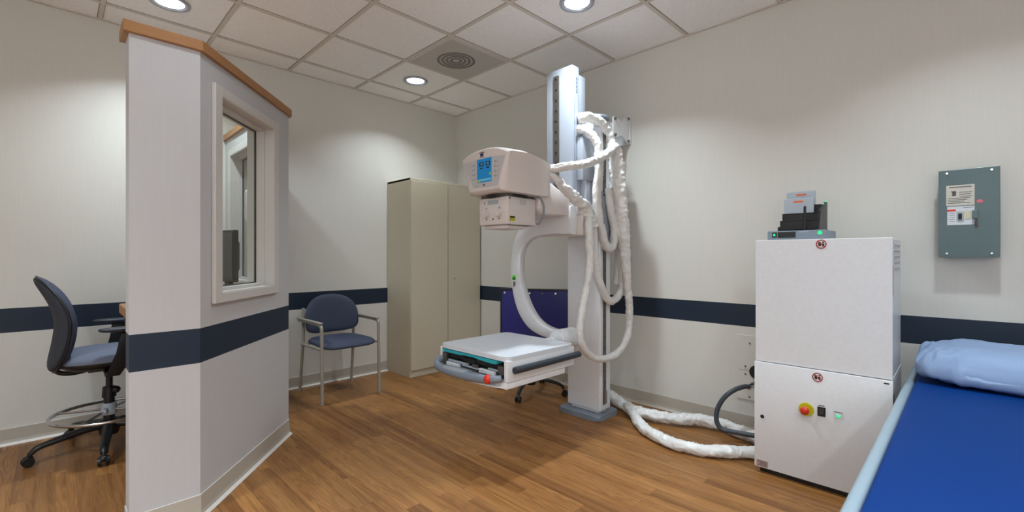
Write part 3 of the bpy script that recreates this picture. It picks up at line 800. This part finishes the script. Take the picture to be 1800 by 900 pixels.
bm = B()
box(bm, PX-.0026, PX-.002, 1.966, 2.091, 1.610, 1.622); obj('screen_bar', bm, m_screen2, sc)
bm = B(); box(bm, PX-.0032, PX-.0026, 2.060, 2.088, 1.604, 1.616); obj('screen_key', bm, m_screen3, sc)
bm = B(); box(bm, PX-.0026, PX-.002, 1.967, 1.982, 1.640, 1.655); obj('screen_key', bm, m_screen3, sc)
bm = B()
for yc in (2.052, 1.995):
    box(bm, PX-.0026, PX-.002, yc-.019, yc+.019, 1.698, 1.722); box(bm, PX-.0026, PX-.002, yc-.014, yc+.014, 1.682, 1.690)
obj('screen_readout', bm, M('readout_dark', '#1d3050', .4), sc)
for yc in (2.045, 2.055, 1.99, 2.0): bm = B(); box(bm, PX-.0032, PX-.0028, yc-.003, yc+.003, 1.705, 1.716); obj('readout_digit', bm, m_screen2, sc)
for k in range(4):
    for (yc, s) in ((2.122-.003*k, 1), (1.935+.001*k, -1)):
        bm = B(); z = 1.713-.028*k-(0 if s > 0 else 0)
        lathe(bm, [(0.0001, .0015), (.0055, .001), (.0075, 0)], (0, 0, 0), 16)
        bm.transform(Matrix.Translation((PX+.0008, yc, z)) @ Matrix.Rotation(-PI/2, 4, 'Y'))
        obj('panel_button', bm, m_lgrey, pn)
mk = []
for k in range(4):
    mk += [(PX-.001, PX, 2.139-.003*k, 2.143-.003*k, 1.708-.028*k, 1.713-.028*k), (PX-.001, PX, 1.914, 1.918, 1.708-.028*k, 1.713-.028*k)]
    mk += [(PX-.0015, PX-.0008, 2.119-.003*k, 2.125-.003*k, 1.711-.028*k, 1.715-.028*k), (PX-.0015, PX-.0008, 1.932, 1.938, 1.711-.028*k, 1.715-.028*k)]
mk += [(PX-.001, PX, 2.022, 2.040, 1.582, 1.590), (PX-.001, PX, 2.094, 2.099, 1.583, 1.588)]
for q in mk: bm = B(); box(bm, *q); obj('button_mark', bm, m_ink, pn)
bm = B(); box(bm, FX-.0015, FX, 2.04, 2.068, 1.760, 1.776); box(bm, FX-.0015, FX, 2.032, 2.078, 1.779, 1.783); box(bm, FX-.0015, FX, 2.036, 2.072, 1.753, 1.756)
obj('maker_mark', bm, M('logo_navy', '#2a2c55', .5), head)
# collimator
bm = B(); cx0_, cx1_, cy0_, cy1_ = 1.868, 2.115, 1.905, 2.158
box(bm, cx0_, cx1_, cy0_, cy1_, 1.352, 1.518, .010, 3)
box(bm, cx0_+.01, cx1_+.03, cy0_+.012, cy1_-.012, 1.352, 1.365, .004)
box(bm, cx0_+.02, cx1_-.05, cy0_+.03, cy1_-.03, 1.330, 1.352, .004)
col_ = obj('collimator', bm, m_cream, XM, smooth=40)
bm = B(); box(bm, cx0_+.01, cx1_-.01, cy0_+.01, cy1_-.01, 1.518, 1.534); obj('swivel_gap', bm, m_dsteel, col_)
bm = B(); cyl(bm, (1.99, 2.03, 1.5185), (1.99, 2.03, 1.5365), .135, seg=48); obj('swivel_ring', bm, m_black, col_, smooth=40)
for yc in (2.088, 1.975):
    bm = B(); cyl(bm, (cx0_+.001, yc, 1.422), (cx0_-.022, yc, 1.422), .025, .022, 28, .004); box(bm, cx0_-.028, cx0_-.020, yc-.005, yc+.005, 1.402, 1.442, .002)
    obj('knob', bm, m_cream, col_, smooth=40)
bm = B(); box(bm, cx0_-.003, cx0_+.001, 1.985, 2.075, 1.476, 1.502, .001); obj('readout_plate', bm, m_lgrey, col_)
mk = [(2.024, 2.036, 1.382, 1.392), (2.104, 2.108, 1.482, 1.495)]
for yc in (2.088, 1.975): mk += [(yc-.004, yc+.004, 1.452, 1.458), (yc-.004, yc+.004, 1.384, 1.392)]
for q in mk: bm = B(); box(bm, cx0_-.0012, cx0_+.001, *q); obj('knob_mark', bm, m_ink, col_)
bm = B(); box(bm, 1.885, 1.930, cy0_-.0015, cy0_+.001, 1.372, 1.402); wl = obj('warning_sticker', bm, m_yel, col_, label='yellow and black warning sticker')
bm = B(); box(bm, 1.888, 1.927, cy0_-.0022, cy0_-.0015, 1.389, 1.400); box(bm, 1.889, 1.896, cy0_-.0022, cy0_-.0015, 1.377, 1.385); box(bm, 1.906, 1.918, cy0_-.0022, cy0_-.0015, 1.377, 1.380); obj('sticker_text', bm, m_black, wl)
bm = B(); box(bm, 1.975, 2.025, cy0_-.0015, cy0_+.001, 1.475, 1.503); obj('blank_plate', bm, m_panelgrey, col_)
bm = B(); cyl(bm, (1.885, cy0_+.001, 1.507), (1.885, cy0_-.003, 1.507), .005, seg=12); obj('screw', bm, m_black, col_)
bm = B(); tube(bm, [(2.09, 1.905, 1.530), (2.13, 1.885, 1.525), (2.155, 1.875, 1.48), (2.155, 1.878, 1.42), (2.135, 1.89, 1.372), (2.115, 1.90, 1.362)], .0055, 10); obj('sensor_cable', bm, m_greyp, col_, smooth=60)
# support beam head -> carriage
bm = B(); prism(bm, [(2.13, 1.555), (2.16, 1.66), (2.26, 1.625), (2.38, 1.55), (2.50, 1.515), (2.545, 1.50), (2.545, 1.438), (2.16, 1.425), (2.12, 1.46)], 'y', 1.885, 2.185, .012, 2)
obj('head_support', bm, m_cream, XM, smooth=40)
# sleeves
bm = B(); tube(bm, [(2.60, 1.945, 2.125), (2.66, 1.88, 2.137), (2.771, 1.86, 2.103), (2.85, 1.85, 2.016), (2.848, 1.83, 1.93), (2.83, 1.80, 1.86), (2.85, 1.79, 1.6), (2.88, 1.79, 1.3)], .034, 20, crumple=.36, seed=1, step=.007)
obj('cable_sleeve', bm, m_sleeve, XM, smooth=180)
loop = [(2.195, 1.90, 1.705), (2.261, 1.78, 1.726), (2.44, 1.76, 1.765), (2.615, 1.76, 1.832), (2.74, 1.765, 1.90), (2.80, 1.77, 1.935), (2.835, 1.765, 1.85), (2.845, 1.76, 1.70), (2.865, 1.76, 1.53), (2.904, 1.76, 1.247), (2.951, 1.76, .958), (2.975, 1.76, .769), (2.951, 1.76, .59), (2.814, 1.76, .48), (2.602, 1.76, .466), (2.44, 1.76, .544), (2.378, 1.76, .662), (2.403, 1.76, .835), (2.459, 1.76, .998), (2.485, 1.76, 1.165), (2.485, 1.77, 1.333), (2.53, 1.80, 1.41)]
def rloop(f):
    return .025+.019/(1+math.exp(-(f-.22)/.015))/(1+math.exp((f-.42)/.02))-.004*math.exp(-((f-.75)/.2)**2)
bm = B(); tube(bm, loop, rloop, 20, crumple=.34, seed=5, step=.007); obj('cable_sleeve', bm, m_sleeve, XM, smooth=180)
bm = B(); tube(bm, [(2.60, 1.945, 2.06), (2.62, 1.87, 2.03), (2.65, 1.82, 1.95), (2.655, 1.81, 1.855), (2.645, 1.80, 1.73), (2.62, 1.80, 1.631), (2.628, 1.80, 1.488), (2.671, 1.80, 1.346), (2.738, 1.80, 1.235), (2.81, 1.80, 1.232), (2.84, 1.80, 1.349), (2.811, 1.81, 1.49), (2.79, 1.82, 1.649)], .027, 20, crumple=.32, seed=11, step=.007)
obj('cable_sleeve', bm, m_sleeve, XM, smooth=180)
bm = B(); tube(bm, [(2.56, 1.83, 1.45), (2.603, 1.82, 1.36), (2.623, 1.82, 1.189), (2.685, 1.82, .978), (2.784, 1.82, .855), (2.885, 1.82, .85), (2.97, 1.82, .953), (2.962, 1.83, 1.207), (2.918, 1.84, 1.458), (2.872, 1.84, 1.703)], .026, 20, crumple=.24, seed=17, step=.007)
obj('cable_sleeve', bm, m_sleeve, XM, smooth=180)
bm = B(); tube(bm, [(2.17, 1.90, 1.70), (2.23, 1.845, 1.655), (2.31, 1.835, 1.60), (2.41, 1.825, 1.545), (2.50, 1.815, 1.49), (2.555, 1.81, 1.42), (2.575, 1.81, 1.36)], lambda f: .018+.022*f, 22, crumple=.55, seed=23, step=.007)
obj('cable_sleeve', bm, m_sleeve, XM, smooth=180)
bm = B(); tube(bm, [(2.85, 1.835, 1.90), (2.93, 1.85, 1.93), (3.02, 1.87, 1.88), (3.04, 1.87, 1.80), (3.02, 1.86, 1.5), (2.99, 1.86, 1.1), (2.97, 1.87, .95)], .028, 18, crumple=.25, seed=31, step=.008)
obj('cable_sleeve', bm, m_sleeve, XM, smooth=180)

# ---------------- mobile shield behind the column
P0 = Vector((2.705, 2.845)); P1 = Vector((3.03, 2.31)); D = (P1-P0); Ls = D.length; D.normalize(); Nn = Vector((-D.y, D.x))
ang = math.atan2(D.y, D.x); CB = (2.875, 2.644)
t = thing('mobile_shield', 'navy blue shield panel with silver bolts on black four-wheeled base behind the column', 'shield', (CB[0], CB[1], 0))
MS = Matrix.Translation((P0.x, P0.y, 0)) @ Matrix.Rotation(ang, 4, 'Z')
bm = B(); box(bm, .012, Ls-.012, -.008, .008, .432, .873, .003, mat=MS); pnl = obj('shield_panel', bm, m_navyv, t)
bm = B()
box(bm, 0, Ls, -.012, .012, .873, .889, .003, mat=MS); box(bm, 0, .012, -.012, .012, .42, .873, .003, mat=MS); box(bm, Ls-.012, Ls, -.012, .012, .42, .873, .003, mat=MS); box(bm, .012, Ls-.012, -.012, .012, .42, .432, .003, mat=MS)
obj('panel_frame', bm, m_black, t)
for k in range(6):
    bm = B(); p = MS @ Vector((.04+k*(Ls-.08)/5, -.0085, .852)); q = MS @ Vector((.04+k*(Ls-.08)/5, -.014, .852)); cyl(bm, p, q, .0105, .008, 16); obj('bolt', bm, m_chrome, pnl, smooth=40)
bm = B(); cyl(bm, (*CB, .09), (*CB, .80), .02, seg=20); 
q = MS @ Vector((Ls/2, .01, .65)); cyl(bm, (CB[0], CB[1], .65), q, .012, seg=14); q = MS @ Vector((Ls/2, .01, .78)); cyl(bm, (CB[0], CB[1], .78), q, .012, seg=14)
obj('post', bm, m_black, t, smooth=40)
bm = B(); lathe(bm, [(0.0, .135), (.035, .13), (.045, .10), (.035, .07), (0.0, .065)], (CB[0], CB[1], 0), 20); obj('hub', bm, m_black, t, smooth=50)
for k in range(4):
    a = math.radians(-157.5)+k*PI/2; d = Vector((math.cos(a), math.sin(a))); R = .297
    pt = lambda r, z: (CB[0]+d.x*r, CB[1]+d.y*r, z)
    bm = B(); tube(bm, [pt(.02, .108), pt(.12, .118), pt(.21, .108), pt(.265, .09), pt(.29, .062)], lambda f: .020-.006*f, 12, flat=.8); lg = obj('base_leg', bm, m_black, t, smooth=60)
    bm = B(); n = Vector((-d.y, d.x)); c = (CB[0]+d.x*R, CB[1]+d.y*R)
    for s in (-1, 1): cyl(bm, (c[0]+n.x*s*.008, c[1]+n.y*s*.008, .026), (c[0]+n.x*s*.022, c[1]+n.y*s*.022, .026), .026, .023, 20, .003)
    ball(bm, (c[0], c[1], .038), .02)
    obj('caster', bm, m_black, lg, smooth=50)

# ---------------- floor hoses
bm = B(); tube(bm, [(3.10, 2.16, .10), (3.10, 2.02, .065), (3.02, 1.84, .05), (2.96, 1.70, .05), (2.965, 1.56, .05), (3.02, 1.41, .05), (3.10, 1.29, .05), (3.12, 1.15, .05), (3.06, .97, .05), (3.02, .872, .05)], lambda f: .044-.010*min(1, f*4), 22, crumple=.40, seed=41, step=.008)
tag(obj('wrapped_hose', bm, m_sleeve, smooth=180), 'white plastic-wrapped hose on the floor running close to the wall base', 'hose', 'white wrapped hoses on the floor')
bm = B(); tube(bm, [(2.99, 1.785, .055), (2.91, 1.685, .042), (2.80, 1.585, .036), (2.70, 1.46, .036), (2.64, 1.299, .036), (2.64, 1.159, .036), (2.70, 1.026, .036), (2.80, .925, .036), (2.84, .868, .036)], .031, 22, crumple=.34, seed=47, step=.008)
tag(obj('wrapped_hose', bm, m_sleeve, smooth=180), 'white plastic-wrapped hose on the open floor, the nearer of the two, ending at the generator', 'hose', 'white wrapped hoses on the floor')
t = thing('conduit', 'dark grey flexible conduit curving from wall fitting down to the generator', 'hose', (2.97, .95, 0))
bm = B(); tube(bm, [(3.13, .99, .33), (3.07, 1.0, .342), (3.0, 1.04, .325), (2.96, 1.085, .275), (2.945, 1.118, .20), (2.942, 1.122, .13), (2.945, 1.095, .085), (2.95, 1.04, .082), (2.95, .95, .088), (2.95, .85, .10)], .0145, 16)
obj('hose', bm, m_orangep, t, smooth=60)
bm = B(); cyl(bm, (3.262, .985, .325), (3.19, .988, .328), .02, .02, 8, .002); cyl(bm, (3.19, .988, .328), (3.12, .99, .33), .017, .018, 20); obj('fitting', bm, m_chrome, t, smooth=40)

# ---------------- junction plate on the wall
t = thing('wall_plate', 'flush painted metal cover plate low on the wall left of the generator', 'cover plate', (3.27, .97, .2))
bm = B(); box(bm, 3.268, 3.2765, .80, 1.115, .205, .635, .002); obj('plate', bm, M('plate_paint', '#d9d6ce', .5), t)
for (y, z) in ((1.03, .583), (1.058, .428), (1.058, .375), (1.033, .227)):
    bm = B(); cyl(bm, (3.268, y, z), (3.264, y, z), .007, .006, 12); obj('screw', bm, m_steel, t)
bm = B(); cyl(bm, (3.268, .985, .40), (3.256, .985, .40), .045, .045, 28); obj('cable_grommet', bm, m_black, t, smooth=40)
bm = B(); box(bm, 3.2672, 3.2684, 1.02, 1.10, .400, .4025); obj('seam', bm, m_steel, t)

# ---------------- generator cabinet
t = thing('generator_cabinet', 'white two-tier x-ray generator cabinet with emergency stop button', 'cabinet', (2.88, .53, 0))
GX0, GX1, GY0, GY1 = 2.68, 3.09, .2425, .822
bm = B(); box(bm, GX0+.018, GX1, GY0+.004, GY1-.004, .034, .585, .004); 
prism(bm, [(GX0+.018, .585), (GX1, .585), (GX1, .606), (GX0+.03, .598)], 'y', GY0+.004, GY0+.012)
obj('lower_body', bm, m_white, t)
bm = B(); box(bm, GX0, GX0+.017, GY0, GY1, .031, .597, .003, 2); lp = obj('front_panel', bm, m_white, t, smooth=40)
bm = B(); box(bm, GX0+.022, GX1-.01, GY0+.006, GY1-.008, .600, 1.246, .003)
box(bm, GX0+.008, GX0+.021, GY0+.002, GY1-.003, .600, 1.250, .003); up = obj('upper_body', bm, m_white, t)
bm = B()
for k in range(5): box(bm, GX0+.10, GX1-.06, GY0+.0035, GY0+.006, 1.10+.028*k, 1.108+.028*k)
obj('vent_slot', bm, m_lgrey, up)
bm = B(); box(bm, GX0+.016, GX0+.024, GY0+.0, GY0+.002, .98, 1.12); obj('hinge', bm, m_steel, up)
bm = B(); box(bm, GX0+.03, GX1-.02, GY0+.02, GY1-.02, 0.0, .0335); obj('plinth', bm, m_black, t)
def no_sign(y, z, r, x, par):
    bm = B()
    lathe(bm, [(r*.80, 0), (r*.80, .0012), (r, .0012), (r, 0)], (0, 0, 0), 32)
    bm.transform(Matrix.Translation((x, y, z)) @ Matrix.Rotation(-PI/2, 4, 'Y'))
    t_ = B(); box(t_, -.0013, 0, -r*.9, r*.9, -r*.09, r*.09); t_.transform(Matrix.Translation((x, y, z)) @ Matrix.Rotation(math.radians(45), 4, 'X')); merge(bm, t_)
    sg = obj('prohibition_sticker', bm, M('sign_red', '#a52024', .5), par, label='round red prohibition sticker')
    bm = B(); box(bm, x-.0008, x, y+.001, y+.012, z-.010, z+.009); box(bm, x-.0008, x, y-.013, y-.004, z-.012, z+.003); cyl(bm, (x, y-.008, z+.009), (x-.0008, y-.008, z+.009), .004, seg=12); box(bm, x-.0008, x, y-.004, y+.001, z-.003, z+.002)
    obj('pictogram', bm, m_black, sg)
no_sign(.518, 1.224, .0225, GX0+.0078, up); no_sign(.532, .562, .0225, GX0-.0002, lp)
bm = B(); cyl(bm, (GX0, .580, .392), (GX0-.006, .580, .392), .034, .033, 32, .001); es = obj('stop_collar', bm, m_yel, lp, smooth=40, label='yellow stop button collar')
bm = B(); cyl(bm, (GX0-.006, .580, .392), (GX0-.03, .580, .392), .012, seg=20); lathe(bm, [(.0001, .012), (.012, .011), (.019, .006), (.020, 0), (.015, -.004)], (0, 0, 0), 28)
for v in bm.verts:
    if abs(v.co.x) < .03 and abs(v.co.y) < .03: v.co = Vector((GX0-.034-v.co.z, .580+v.co.x, .392+v.co.y))
obj('stop_button', bm, m_red, es, smooth=50)
bm = B(); box(bm, GX0-.003, GX0, .498, .532, .372, .418, .001); sw = obj('power_switch', bm, m_black, lp)
bm = B(); prism(bm, [(GX0-.003, .378), (GX0-.012, .384), (GX0-.006, .412), (GX0-.003, .412)], 'y', .504, .526); obj('rocker', bm, m_black, sw)
bm = B(); cyl(bm, (GX0, .446, .390), (GX0-.004, .446, .390), .010, seg=20); box(bm, GX0-.001, GX0, .425, .468, .375, .405); lb = obj('indicator_bezel', bm, m_white_l, lp)
bm = B(); ball(bm, (GX0-.004, .446, .390), .008, (.6, 1, 1)); obj('indicator_lamp', bm, m_green, lb, smooth=180)
bm = B(); box(bm, GX0-.001, GX0, .428, .465, .4065, .410); box(bm, GX0-.001, GX0, .503, .527, .4225, .4265); obj('caption', bm, m_ink, lp)
bm = B(); cyl(bm, (GX0, .783, .305), (GX0-.003, .783, .305), .010, .009, 20); cyl(bm, (GX0-.003, .783, .305), (GX0-.005, .783, .305), .005, seg=12); obj('lock', bm, m_black, lp)
bm = B(); box(bm, GX0-.001, GX0, .755, .812, .036, .070); rl = obj('rating_label', bm, M('pinkish_label', '#b79a94', .6), lp, label='small brownish printed label')
bm = B()
for k in range(5): box(bm, GX0-.0016, GX0-.001, .760, .808-(k % 3)*.006, .040+k*.006, .0425+k*.006)
obj('print', bm, m_ink, rl)
bm = B(); box(bm, GX0-.001, GX0, .256, .275, .580, .586); box(bm, GX0+.026, GX0+.044, GY0-.001, GY0+.004, .49, .535, .002); obj('side_latch', bm, m_black, t)

# ---------------- charging unit and detector panels on the generator
t = thing('charging_unit', 'grey charger box with green lights and black slotted rack on top of the generator', 'charger', (2.93, .655, 1.2505))
bm = B(); box(bm, 2.80, 3.055, .52, .792, 1.252, 1.302, .004)
bx_ = obj('charger_box', bm, m_greyp, t)
bm = B(); box(bm, 2.7985, 2.8005, .655, .74, 1.264, 1.295); box(bm, 2.7985, 2.8005, .745, .768, 1.266, 1.294, .0005); obj('front_window', bm, m_black, bx_)
bm = B(); box(bm, 2.7968, 2.7984, .752, .762, 1.274, 1.287); lathe(bm, [(.0001, .0), (.010, .0)], (0, 0, 0), 20)
for v in bm.verts:
    if abs(v.co.x) < .03: v.co = Vector((2.7975, .545+v.co.x, 1.286+v.co.y))
obj('green_lamp', bm, m_green, bx_)
bm = B(); box(bm, 2.799, 2.8, .595, .64, 1.292, 1.2955); obj('caption', bm, m_lgrey, bx_)
# rack: four slots stepping back and up
bm = B(); zr = 1.3025
ys0, ys1 = .548, .738
for k, (zt, yl) in enumerate(((1.324, .747), (1.3605, .7465), (1.402, .746), (1.448, .7455))):
    x = 2.825+.042*k
    box(bm, x, x+.006, .566, yl, zr, zt-.004, .001); box(bm, x-.002, x+.008, .566, yl+.001, zt-.004, zt, .001)
    box(bm, x, x+.040, yl-.004, yl, zr, zt-.006)
box(bm, 2.825, 3.01, .566, .745, zr, zr+.006)
prism(bm, [(2.822, zr), (3.02, zr), (3.02, 1.462), (2.995, 1.462), (2.86, 1.405), (2.835, 1.34)], 'y', .553, .5655, .001)
box(bm, 2.812, 2.822, .610, .622, zr, 1.430, .003)
rk = obj('slotted_rack', bm, m_black, t)
bm = B(); ball(bm, (3.0, .556, 1.466), .004); ball(bm, (2.955, .559, 1.449), .0035); obj('rack_lamp', bm, m_green, rk)
def dpanel(x, y0, y1, z0, z1, lab, cap):
    q = thing('detector_panel', lab, 'panel', (x, (y0+y1)/2, z0), 0, 'flat detector panels in the charger rack')
    bm = B(); box(bm, x, x+.012, y0, y1, z0, z1, .003); p_ = obj('plate', bm, m_lgrey, q)
    bm = B(); box(bm, x-.001, x, cap-.024, cap+.024, z1-.024, z1-.014); obj('orange_mark', bm, m_orange, p_)
dpanel(2.925, .598, .741, 1.3105, 1.486, 'light grey flat detector panel with orange mark, the front one in the rack', .672)
dpanel(2.972, .600, .741, 1.3105, 1.529, 'darker grey flat detector panel with orange mark, the rear and higher one in the rack', .668)

# ---------------- electrical box
t = thing('electrical_panel', 'grey-green electrical disconnect box with labels on the right wall', 'electrical panel', (3.22, 0, 1.16))
EX = 3.18
bm = B(); box(bm, EX+.004, 3.277, -.100, .103, 1.165, 1.588, .002); obj('enclosure', bm, m_elec, t)
bm = B(); box(bm, EX, EX+.004, -.106, .109, 1.158, 1.596, .0015); cv = obj('cover', bm, m_elec, t)
for (y, z) in ((.078, 1.580), (-.078, 1.580), (.078, 1.178), (-.078, 1.178)):
    bm = B(); cyl(bm, (EX, y, z), (EX-.005, y, z), .007, .005, 16); obj('screw', bm, m_chrome, cv, smooth=40)
bm = B(); box(bm, EX-.001, EX, -.020, .081, 1.416, 1.518); lb1 = obj('notice_label', bm, m_paper, cv, label='cream printed notice')
bm = B()
for k in range(3): box(bm, EX-.0015, EX-.001, -.012+.004*(k % 2), .034, 1.480-.010*k, 1.4825-.010*k)
for k in range(4): box(bm, EX-.0015, EX-.001, -.005+.010*(k % 3), .074, 1.452-.008*k, 1.4545-.008*k)
box(bm, EX-.0015, EX-.001, -.010, .070, 1.506, 1.510); box(bm, EX-.0015, EX-.001, .045, .060, 1.465, 1.475); ball(bm, (EX-.001, .052, 1.482), .008, (.1, 1, 1)); ball(bm, (EX-.001, .060, 1.487), .003, (.2, 1, 1))
obj('print', bm, m_ink, lb1)
bm = B(); box(bm, EX-.001, EX, -.020, .077, 1.320, 1.412); lb2 = obj('breaker_label', bm, m_white_l, cv, label='white label with red danger stripe')
bm = B(); box(bm, EX-.0015, EX-.001, .046, .077, 1.388, 1.398); obj('danger_stripe', bm, m_red, lb2)
bm = B()
for k in range(5): box(bm, EX-.0015, EX-.001, .050, .073-.004*(k % 3), 1.378-.010*k, 1.380-.010*k)
box(bm, EX-.0015, EX-.001, -.015, .02, 1.404, 1.406)
obj('print', bm, m_ink, lb2)
bm = B(); box(bm, EX-.004, EX-.001, .018, .043, 1.338, 1.386, .001); bz = obj('breaker_bezel', bm, m_lgrey, cv)
bm = B(); box(bm, EX-.010, EX-.004, .024, .037, 1.346, 1.376, .002); box(bm, EX-.022, EX-.010, .027, .034, 1.364, 1.374, .002); obj('breaker_toggle', bm, m_black, bz)
bm = B(); box(bm, EX-.003, EX-.001, -.006, .016, 1.348, 1.388, .0005); obj('cream_tag', bm, M('cream_tag', '#d9d6b4', .6), cv)
bm = B(); box(bm, EX-.020, EX-.001, -.032, -.012, 1.348, 1.388, .002); lv = obj('lever_bracket', bm, m_elec, cv)
bm = B(); tube(bm, [(EX-.014, -.022, 1.350), (EX-.016, -.025, 1.325), (EX-.014, -.029, 1.305)], .0035, 10); obj('lever', bm, m_dsteel, lv, smooth=60)
bm = B(); ball(bm, (EX, -.038, 1.432), .011, (.08, 1, .8)); obj('round_sticker', bm, m_pink, cv, label='small pink-red sticker')

# ---------------- exam table and pillow
t = thing('exam_table', 'royal blue exam table with pale grey-blue side rail, bottom right', 'exam table', (2.1, -.14, 0))
TY1, TY0, TX0, TX1 = .173, -.44, 1.02, 3.20
bm = B(); box(bm, TX0, TX1, TY0, TY1, .52, .60, .012, 3); obj('mattress', bm, m_blue, t, smooth=50)
bm = B()
for (y0, y1) in ((TY1+.001, TY1+.036), (TY0-.036, TY0-.001)): box(bm, TX0-.03, TX1+.01, y0, y1, .505, .592, .014, 4)
obj('side_rail', bm, m_railb, t, smooth=60)
bm = B(); box(bm, TX0+.05, TX1-.05, TY0+.03, TY1-.03, .44, .52, .01); box(bm, TX0+.3, TX1-.3, TY0+.1, TY1-.1, .08, .44, .02, 3); obj('frame', bm, m_lgrey, t, smooth=40)
for x in (TX0+.25, TX1-.25):
    for y in (TY0+.08, TY1-.08):
        bm = B(); box(bm, x-.03, x+.03, y-.03, y+.03, 0, .10, .005); obj('foot', bm, m_greyp, t)
bm = B()
PCX, PCY, PA, PB2 = 2.93, -.150, .235, .325
def po():
    o_ = []
    for i in range(180):
        th = 2*PI*i/180; c, s = math.cos(th), math.sin(th)
        n = 5.5
        u = PA*abs(c)**(2/n)*(1 if c >= 0 else -1); v = PB2*abs(s)**(2/n)*(1 if s >= 0 else -1)
        k = 1-.05*(1-min(1, abs(v)/PB2)**2)*(abs(u) > PA*.8)
        corner = (abs(u)/PA*abs(v)/PB2)**3
        o_.append((u*(1+.05*corner), v*(1+.05*corner)))
    return o_
def pmap(u, v, w):
    e = max(abs(u)/PA, abs(v)/PB2)
    edge = min(1, e)**4
    q = Vector((u*9, v*7, 3.1 if w > 0 else 7.7))
    wr = noise.noise(q)*.014+noise.noise(Vector((u*26+v*8, v*12-u*5, 1)))*.010*(.3+edge)+(1-abs(noise.noise(Vector((u*12-v*6, v*20+u*9, 5))))*2.6)*.016*(edge*.9+.10)+(1-abs(noise.noise(Vector((u*30+v*9, v*34-u*16, 9))))*2.4)*.006*(edge+.05)
    cr = (abs(u)/PA*abs(v)/PB2)
    zc = .675-.030*edge*max(0, -u/PA)-.008*edge
    z = zc+w+wr*(1 if w >= 0 else .4)+.014*cr
    return (PCX+u, PCY+v, max(.602, z))
pad(bm, po(), .095, .080, pmap, rings=44, p=3.2)
tag(obj('pillow', bm, m_pillow, smooth=180), 'rumpled light blue pillow at the head of the exam table', 'pillow')

# ------------------------------------------------------------------ camera, world, colour
cam = bpy.data.cameras.new('camera'); co = bpy.data.objects.new('camera', cam); COL.objects.link(co)
co.location = (0, 0, 1.165); co.rotation_euler = (PI/2, 0, -PI/4)
cam.sensor_width = 36; cam.lens = 36*803/1800; cam.clip_start = .02
scn.camera = co
w = bpy.data.worlds.new('world'); scn.world = w; w.use_nodes = True
w.node_tree.nodes['Background'].inputs[0].default_value = (.6, .65, .7, 1); w.node_tree.nodes['Background'].inputs[1].default_value = .3
vs = scn.view_settings; vs.view_transform = 'Standard'; vs.look = 'None'; vs.exposure = -0.80; vs.gamma = 1; vs.use_curve_mapping = False
